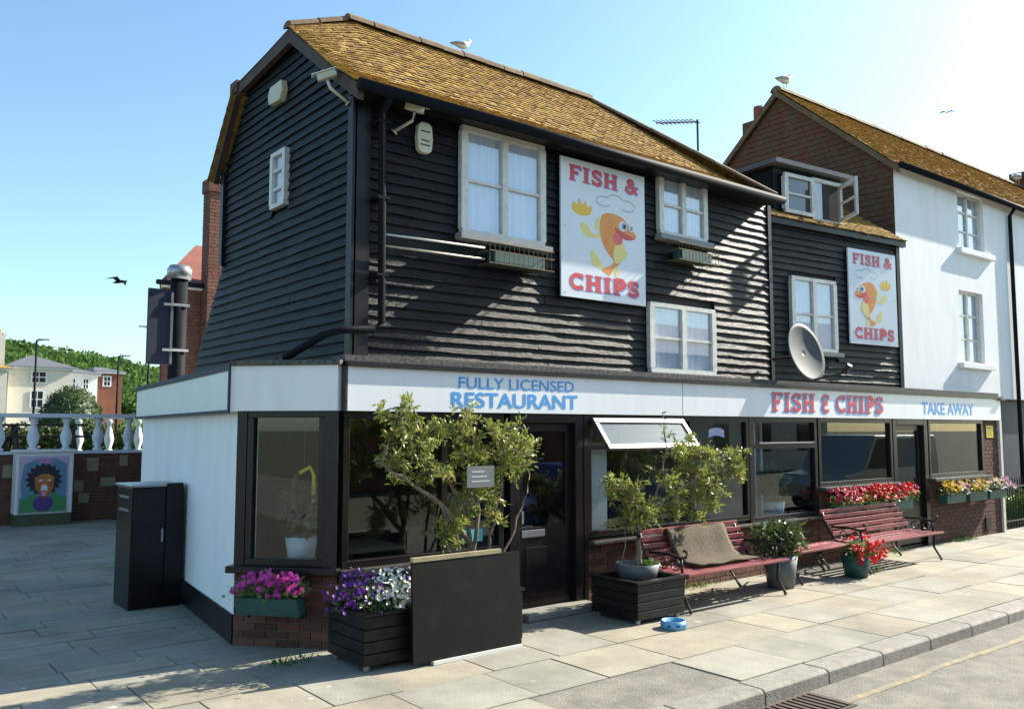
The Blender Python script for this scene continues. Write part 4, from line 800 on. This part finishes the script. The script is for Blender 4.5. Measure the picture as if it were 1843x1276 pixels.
struct(MB().box(-30, 30, 14.15, 38, 0, 1.42).build('terrace', 'grass')); bl2 = thing('inner_balustrade', (2, 17.5, 1.42), 'second white balustrade farther back on the raised terrace', 'balustrade'); B('rail', 'balu', bl2, 1.2, 6, 17.4, 17.6, 2.33, 2.4)
for k in range(5): MB().lathe((1.5 + k * .75, 17.5, 1.42), [(r, z * 1.2) for r, z in bp], 12).build('baluster', 'balu', bl2, smooth=True)
pc = thing('picnic_table', (.3, 15.6, 1.42), 'dark wooden picnic table seen through the balusters', 'picnic table'); B('table_top', 'darkwood', pc, -.6, 1.2, 15.2, 15.9, 2.12, 2.17); [B('seat', 'darkwood', pc, -.6, 1.2, y, y + .25, 1.85, 1.9) for y in (14.75, 16.1)]
for x in (-.3, .9): MB().tube([(x, 14.9, 1.42), (x, 15.4, 2.14)], .05, 6).tube([(x, 16.2, 1.42), (x, 15.7, 2.14)], .05, 6).tube([(x - .5, 15.0, 1.42), (x, 15.0, 2.1)], .05, 6).build('leg', 'darkwood', pc)
po = thing('signal_pole', (.55, 7.2, 0), 'thick dark pole with a grey cap carrying the back of a traffic sign', 'pole'); MB().tube([(.72, 7.2, 0), (.72, 7.2, 4.6)], .14, 16).build('pole', 'pipe', po, smooth=True); MB().lathe((.72, 7.2, 4.55), [(.19, 0), (.2, .16), (.16, .23), (.02, .24)], 20).build('cap', 'steel', po, smooth=True); sb = B('sign_back', 'navy', po, .2, .62, 7.1, 7.13, 3.1, 4.35, bevel=.01)
for z in (3.35, 4.1): MB().tube([(.45, 7.1, z), (.6, 7.07, z), (.86, 7.07, z)], .025, 6).build('clamp', 'steel', sb)
B('channel', 'steel', sb, .56, .6, 7.07, 7.1, 3.12, 4.3)
# railing beside the shop and plants behind it
ra = thing('iron_railing', (16.5, .12, 0), 'black iron railing with spear tops beside the end of the shop', 'railing')
for z in (.15, .85): B('rail', 'iron', ra, 14.85, 20, .1, .13, z, z + .03)
x = 14.9
while x < 20: MB().tube([(x, .115, .0), (x, .115, .98), (x, .115, 1.06)], [.01, .01, .002], 6).build('bar', 'iron', ra); x += .13
mb = MB(); mb.blob((17, .3, .35), (2.4, .12, .38), 2600, .12, .015); tag(mb.build('railing_plants', 'leafb', norm=False), 'bright green plants growing behind the iron railing', 'plants')
# ------------------------------------------------------------------ brick house behind, far houses, hill
bh = thing('brick_house', (3, 12.5, 0), 'brown brick house with a tall chimney behind the black gable', 'house'); MB().prism([(1.6, 11, 0), (6, 11, 0), (6, 15, 0), (2.95, 15, 0)], (0, 0, 5.0)).build('wall', 'brickfar', bh); MB().prism([(1.5, 10.85, 5.001), (6.1, 10.85, 5.001), (6.1, 15.1, 5.001), (2.85, 15.1, 5.001)], (0, 0, .06)).build('eaves', 'balu', bh); B('gutter', 'pipe', bh, 1.4, 6.1, 10.75, 10.86, 5.03, 5.12)
MB().quad((1.45, 10.8, 5.07), (2.8, 15.2, 5.07), (2.9, 13, 6.4)).quad((1.45, 10.8, 5.07), (6.2, 10.8, 5.07), (6.2, 13, 6.4), (2.9, 13, 6.4)).build('roof', 'redroof', bh); cs = B('chimney', 'mortar', bh, 2.38, 3.2, 10.6, 10.99, 0, 7.3); bricks(Fr((0, 10.595), (1, 0), (0, -1)), 2.375, 3.2, 2.9, 7.1, bh, single=False); bricks(Fr((2.375, 0), (0, 1), (-1, 0)), 10.6, 10.99, 2.9, 7.1, bh, single=False); bricks(Fr((0, 10.992), (1, 0), (0, -1)), 1.6, 2.37, 2.9, 5.0, bh, single=False)
MB().box(2.33, 3.25, 10.55, 10.99, 7.1, 7.38).build('chimney_cap', 'brick', cs)
bricks_mb = MB()
def simple_house(name, x0, x1, y0, y1, z1, ridge_h, wallm, roofm, label, wins, hip=1.5):
    r = thing(name, ((x0 + x1) / 2, (y0 + y1) / 2, 0), label, 'house'); MB().box(x0, x1, y0, y1, 0, z1).build('wall', wallm, r); yc = (y0 + y1) / 2; e = .25
    MB().quad((x0 - e, y0 - e, z1), (x1 + e, y0 - e, z1), (x1 - hip, yc, z1 + ridge_h), (x0 + hip, yc, z1 + ridge_h)).quad((x1 + e, y0 - e, z1), (x1 + e, y1 + e, z1), (x1 - hip, yc, z1 + ridge_h)).quad((x0 - e, y1 + e, z1), (x0 - e, y0 - e, z1), (x0 + hip, yc, z1 + ridge_h)).quad((x1 + e, y1 + e, z1), (x0 - e, y1 + e, z1), (x0 + hip, yc, z1 + ridge_h), (x1 - hip, yc, z1 + ridge_h)).build('roof', roofm, r)
    B('eaves', 'balu', r, x0 - .15, x1 + .15, y0 - .15, y1 + .15, z1 - .12, z1 - .005)
    for a, b, c, d in wins:
        w = B('window', 'carglass', r, a, b, y0 - .02, y0 + .05, c, d); f = MB()
        for q in ((a - .05, a + .03), ((a + b) / 2 - .02, (a + b) / 2 + .02), (b - .03, b + .05)): f.box(*q, y0 - .05, y0 - .021, c, d)
        for zz in (c, (c + d) / 2, d): f.box(a - .05, b + .05, y0 - .052, y0 - .022, zz - .025, zz + .025)
        f.build('frame', 'balu', w)
    return r
simple_house('cream_house', 3.9, 7.0, 45, 51, 5.4, .85, 'creamwall', 'slate', 'cream rendered house with slate hipped roof beyond the terrace', [(5.0, 5.7, 4.55, 5.15), (5.0, 5.6, 3.2, 4.1)])
simple_house('white_wing_house', 7.15, 9.0, 48, 54, 5.3, .5, 'balu', 'slate', 'white rendered house wing between the cream and red brick houses', [(7.5, 7.8, 4.4, 5.0), (8.2, 8.5, 4.4, 5.0)], .6)
simple_house('red_brick_house', 9.4, 10.9, 50, 56, 5.6, .45, 'brickfar', 'slate', 'small red brick house with white window beyond the terrace', [(9.8, 10.2, 4.7, 5.3)], .5)
lh = simple_house('gabled_house', -3, 3.7, 44, 50, 5.2, 1.2, 'creamwall', 'tile', 'house with a tall cream chimney at the edge of the terrace view', [], 2.5); c_ = B('chimney', 'creamwall', lh, 3.0, 3.9, 46.5, 47.3, 5, 7.2); [MB().tube([(x, 46.9, 7.2), (x, 46.9, 7.5)], .13, 8).build('chimney_pot', 'stone', c_) for x in (3.25, 3.65)]
bu = thing('clipped_bush', (1.82, 20, 1.42), 'dark green clipped dome bush on the terrace', 'bush'); mb = MB()
for _ in range(5000):
    d = Vector((random.gauss(0, 1), random.gauss(0, 1), random.gauss(.3, .8))).normalized(); r_ = random.uniform(.88, 1.02); mb.leaf((1.82 + d.x * .84 * r_, 20 + d.y * .8 * r_, 2.15 + d.z * 1.12 * r_), .09, .02)
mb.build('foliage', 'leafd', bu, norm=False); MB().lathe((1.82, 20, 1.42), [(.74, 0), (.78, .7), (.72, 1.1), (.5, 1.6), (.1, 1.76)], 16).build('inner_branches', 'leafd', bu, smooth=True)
he = MB(); he.blob((1.5, 18.6, 1.72), (5, .35, .5), 5200, .13, .035); he.box(-3, 6, 18.5, 18.7, 1.42, 2.0); tag(he.build('hedge', 'leafd', norm=False), 'low dark hedge on the terrace behind the white balusters', 'hedge')
for x, y, h, s, lab in ((4.3, 40, 6.4, 1, 'dark street lamp post in front of the cream house'), (9.6, 40, 7.4, -1, 'tall dark street lamp post nearest the brick chimney house'), (8.1, 40, 5.8, 1, 'short street lamp post beside the small red brick house')):
    r = thing('street_lamp', (x, y, 0), lab, 'street lamp', 'street lamps beyond the terrace'); MB().tube([(x, y, 0), (x, y, h)], [.07, .045], 8).build('post', 'pipe', r, smooth=True); MB().tube([(x, y, h - .02), (x + s * .35, y, h + .03)], .04, 6).build('arm', 'pipe', r); B('lamp_head', 'steel', r, x + s * .3 - .25, x + s * .3 + .25, y - .08, y + .08, h, h + .08)
def hz(x): return 24.5 + 4.0 * math.exp(-((x - 28) / 14) ** 2) + 1.2 * math.sin(x * .13) - max(0, x - 45) * .17
hm = MB(); nx = 60
for i in range(nx + 1):
    x = -160 + 400 * i / nx
    for y, k in ((150, 0), (190, .35), (225, .75), (255, 1), (330, 1.0), (500, .6)): hm.v.append(Vector((x, y, max(.0, hz(x) * k - 3.0 * (k > 0)) - .1)))
for i in range(nx):
    for j in range(5): a = i * 6 + j; hm.f.append((a, a + 6, a + 7, a + 1))
struct(hm.build('hill', 'wood', smooth=True))
wd = MB()
for _ in range(1300):
    x = random.uniform(-30, 110); y = random.uniform(185, 258); k = (y - 150) / 105; z = max(0, hz(x) * (k if k < 1 else 1) - 3.0) - .5; r_ = random.uniform(2.2, 4.2)
    for _ in range(70):
        d = Vector((random.gauss(0, 1), random.gauss(-.5, 1), random.gauss(.4, 1))).normalized(); wd.leaf((x + d.x * r_, y + d.y * r_, z + d.z * r_ * .9), random.uniform(.9, 1.6), .42)
o = wd.build('woodland', 'wood', norm=False); o['kind'] = 'stuff'; tag(o, 'green wooded hillside behind the far houses', 'woodland')
# ------------------------------------------------------------------ gulls
def gull(p, label, face=1, s=1.):
    r = thing('seagull', p, label, 'seagull', 'gulls on the rooftops'); p = Vector(p); G = lambda a, b, c: p + Vector((a * face, b, c)) * s
    MB().tube([G(-.26, 0, .13), G(-.16, 0, .14), G(-.05, 0, .15), G(.06, 0, .17), G(.12, 0, .22), G(.15, 0, .27), G(.17, 0, .29), G(.2, 0, .285), G(.215, 0, .28)], [.01 * s, .045 * s, .075 * s, .075 * s, .05 * s, .038 * s, .042 * s, .03 * s, .01 * s], 12).build('body', 'gull', r, smooth=True)
    for b in (-1, 1): MB().tube([G(.06, b * .055, .18), G(-.06, b * .068, .175), G(-.2, b * .04, .15), G(-.33, b * .012, .12)], [.03 * s, .045 * s, .028 * s, .004 * s], 8).build('wing', 'gullgrey', r, smooth=True); MB().tube([G(0, b * .03, .1), G(.0, b * .03, 0)], .007 * s, 5).build('leg', 'beak', r); B('eye', 'black', r, *sorted((G(.18, 0, 0).x, G(.19, 0, 0).x)), *sorted((p.y + b * .036 * s, p.y + b * .04 * s)), G(0, 0, .295).z, G(0, 0, .305).z)
    MB().tube([G(.21, 0, .28), G(.24, 0, .276), G(.265, 0, .268)], [.012 * s, .01 * s, .002 * s], 6).build('beak', 'beak', r)
gull((2.66, 1.75, 7.13), 'white gull standing on the brown ridge of the black restaurant', 1, .66); gull((11.95, 2.86, 9.35), 'white gull standing on the gable peak of the white house', 1, 1.1); gull((23.75, 2.75, 9.36), 'white gull on the white house ridge beside its chimney', 1, 1.3)
def flyer(p, label, s, d):
    r = thing('flying_bird', p, label, 'bird'); p = Vector(p); d = Vector(d).normalized(); w = d.cross(Vector((0, 0, 1))).normalized()
    MB().tube([p - d * .22 * s, p - d * .1 * s, p + d * .1 * s, p + d * .2 * s], [.01 * s, .05 * s, .05 * s, .015 * s], 8).build('body', 'gullgrey' if s > 1.2 else 'black', r, smooth=True)
    for k in (-1, 1): MB().prism([p + d * .08 * s + w * k * .03 * s, p + d * .1 * s + w * k * .35 * s + Vector((0, 0, .1 * s)), p - d * .12 * s + w * k * .7 * s, p - d * .06 * s + w * k * .3 * s + Vector((0, 0, .06 * s)), p - d * .06 * s + w * k * .03 * s], (0, 0, .01)).build('wing', 'gullgrey' if s > 1.2 else 'black', r)
flyer((31.2, 8, 14.85), 'pale gull flying in the bright sky above the white house', .45, (.5, .3, .5)); flyer((2.98, 20, 6.47), 'small dark bird flying in the sky beside the brick chimney', .9, (.6, -.5, .1))
# ------------------------------------------------------------------ inside the shop
def chair(x, y, a, lab):
    r = thing('dining_chair', (x, y, .03), lab, 'chair', 'dining chairs inside the restaurant'); ca, sa = math.cos(a), math.sin(a); G = lambda u, n, z: Vector((x + ca * u - sa * n, y + sa * u + ca * n, z))
    MB().box(-.2, .2, -.2, .2, .44, .49, G).build('seat', 'navy', r); MB().box(-.2, .2, .17, .21, .52, .95, G).build('backrest', 'navy', r)
    for u in (-.17, .17):
        for n in (-.17, .17): MB().box(u - .02, u + .02, n - .02, n + .02, .03, .44, G).build('leg', 'darkwood', r)
def table(x, y, lab):
    r = thing('dining_table', (x, y, .03), lab, 'table'); B('table_top', 'stone', r, x - .4, x + .4, y - .4, y + .4, .72, .76); MB().tube([(x, y, .06), (x, y, .72)], .04, 8).build('pedestal', 'iron', r); B('base', 'iron', r, x - .22, x + .22, y - .22, y + .22, .03, .06)
table(.9, 1.3, 'square dining table inside the window behind the wide shrub'); table(4.6, 1.4, 'square dining table inside the window behind the leaning tree'); [chair(*q) for q in ((.2, 1.3, 1.57, 'blue dining chair between the corner bay and the table behind the wide shrub'), (1.6, 1.2, -1.57, 'blue dining chair between the restaurant door and the table behind the wide shrub'), (3.9, 1.4, 1.57, 'blue dining chair on the door side of the table behind the leaning tree'), (5.3, 1.4, -1.57, 'blue dining chair on the column side of the table behind the leaning tree'))]
def inpot(x, y, lab, z=.03, foliage='leafd'):
    r = thing('indoor_plant', (x, y, z), lab, 'potted plant'); MB().lathe((x, y, z), [(.12, 0), (.16, .26), (.14, .26), (.13, .22)], 18).build('pot', 'inwhite', r, smooth=True); m = MB(); m.blob((x, y, z + .5), (.24, .22, .3), 420, .12, .03); m.build('foliage', foliage, r, norm=False)
B('window_shelf', 'sill', R1, 3.3, 8.0, .12, .5, .66, .7); B('window_shelf', 'sill', R1, .1, 1.95, .12, .5, .64, .68); B('window_shelf', 'sill', R1, .1, .9, -.45, -.12, .7, .74, CHAM)
inpot(7.45, .32, 'white pot with a dark bushy plant inside the window with a white column', .7); p_ = CHAM(.55, -.28, .74); inpot(p_.x, p_.y, 'white pot with a brownish plant inside the corner bay window', .74)
yh = thing('hanging_ornament', CHAM(.62, -.2, 1.3), 'yellow handled ornament hanging inside the corner bay window', 'ornament'); MB().tube([CHAM(.55, -.2, 1.62), CHAM(.66, -.2, 1.68), CHAM(.7, -.2, 1.6), CHAM(.7, -.2, 1.35), CHAM(.63, -.2, 1.15)], .02, 8).build('loop', 'yellowlabel', yh, smooth=True); MB().tube([CHAM(.6, -.2, 1.67), CHAM(.6, -.2, 2.2)], .004, 4).build('cord', 'iron', yh)
bl_ = B('roller_blind', 'inwhite', R1, 3.32, 3.7, -.14, -.12, .8, 1.8, FRONT)
# ------------------------------------------------------------------ street behind the camera (seen in the glass)
def vehicle(name, x, y, L, Wd, H, m, label, van):
    r = thing(name, (x, y, -.12), label, 'van' if van else 'car'); z0 = -.12
    pr = [(0, .35), (0, .75), (.05 * L, .95), (.2 * L, 1.05), (.33 * L, H), (.97 * L, H), (L, H * .6), (L, .35)] if van else [(0, .35), (.02 * L, .7), (.25 * L, .88), (.4 * L, H), (.72 * L, H), (.9 * L, .95), (L, .85), (L, .35)]
    MB().prism([(x - L / 2 + a, y - Wd / 2, z0 + b) for a, b in pr], (0, Wd, 0)).build('body', m, r, bevel=.06)
    q = [(.24 * L, 1.1), (.345 * L, H - .1), (.9 * L, H - .1), (.92 * L, 1.1)] if van else [(.3 * L, .9), (.42 * L, H - .07), (.7 * L, H - .07), (.83 * L, .95)]
    for s in (-1, 1): MB().prism([(x - L / 2 + a, y + s * (Wd / 2 + .002), z0 + b) for a, b in q], (0, s * .006, 0)).build('window', 'carglass', r)
    for a in (.18, .8):
        for s in (-1, 1): w = MB().tube([(x - L / 2 + a * L, y + s * (Wd / 2 - .2), z0 + .32), (x - L / 2 + a * L, y + s * (Wd / 2 + .02), z0 + .32)], .32, 20).build('wheel', 'tyre', r); MB().tube([(x - L / 2 + a * L, y + s * (Wd / 2 + .02), z0 + .32), (x - L / 2 + a * L, y + s * (Wd / 2 + .03), z0 + .32)], .2, 14).build('rim', 'steel', w)
vehicle('silver_van', 19.5, -5.6, 5.4, 1.9, 2.0, 'silver', 'silver van parked across the street from the takeaway windows', True); vehicle('blue_car', 8.6, -5.9, 4.2, 1.75, 1.45, 'bluecar', 'blue car parked across the street from the restaurant door', False)
for i, (x, m) in enumerate(((-14, 'brickfar'), (-2, 'creamwall'), (10, 'brickfar'), (22, 'brick'), (34, 'creamwall'))):
    r = thing('opposite_house', (x, -21, 0), ['brick house facing the shop at the far end of the row', 'cream house facing the restaurant corner', 'brick house facing the restaurant door', 'dark brick house facing the takeaway', 'cream house at the end of the opposite row'][i], 'house'); B('wall', m, r, x - 5.9, x + 5.9, -26, -19, -.1, 5.6); MB().prism([(x - 6, -18.8, 5.6), (x - 6, -26.2, 5.6), (x - 6, -22.5, 7.6)], (12, 0, 0)).build('roof', 'slate', r)
    for a in (-3.5, 0, 3.5):
        for z in (.9, 3.6): w = B('window', 'carglass', r, x + a - .55, x + a + .55, -19, -18.95, z, z + 1.4); B('frame', 'whiteframe', w, x + a - .62, x + a + .62, -19, -18.97, z - .08, z - .001)
print('slabs', slabs)
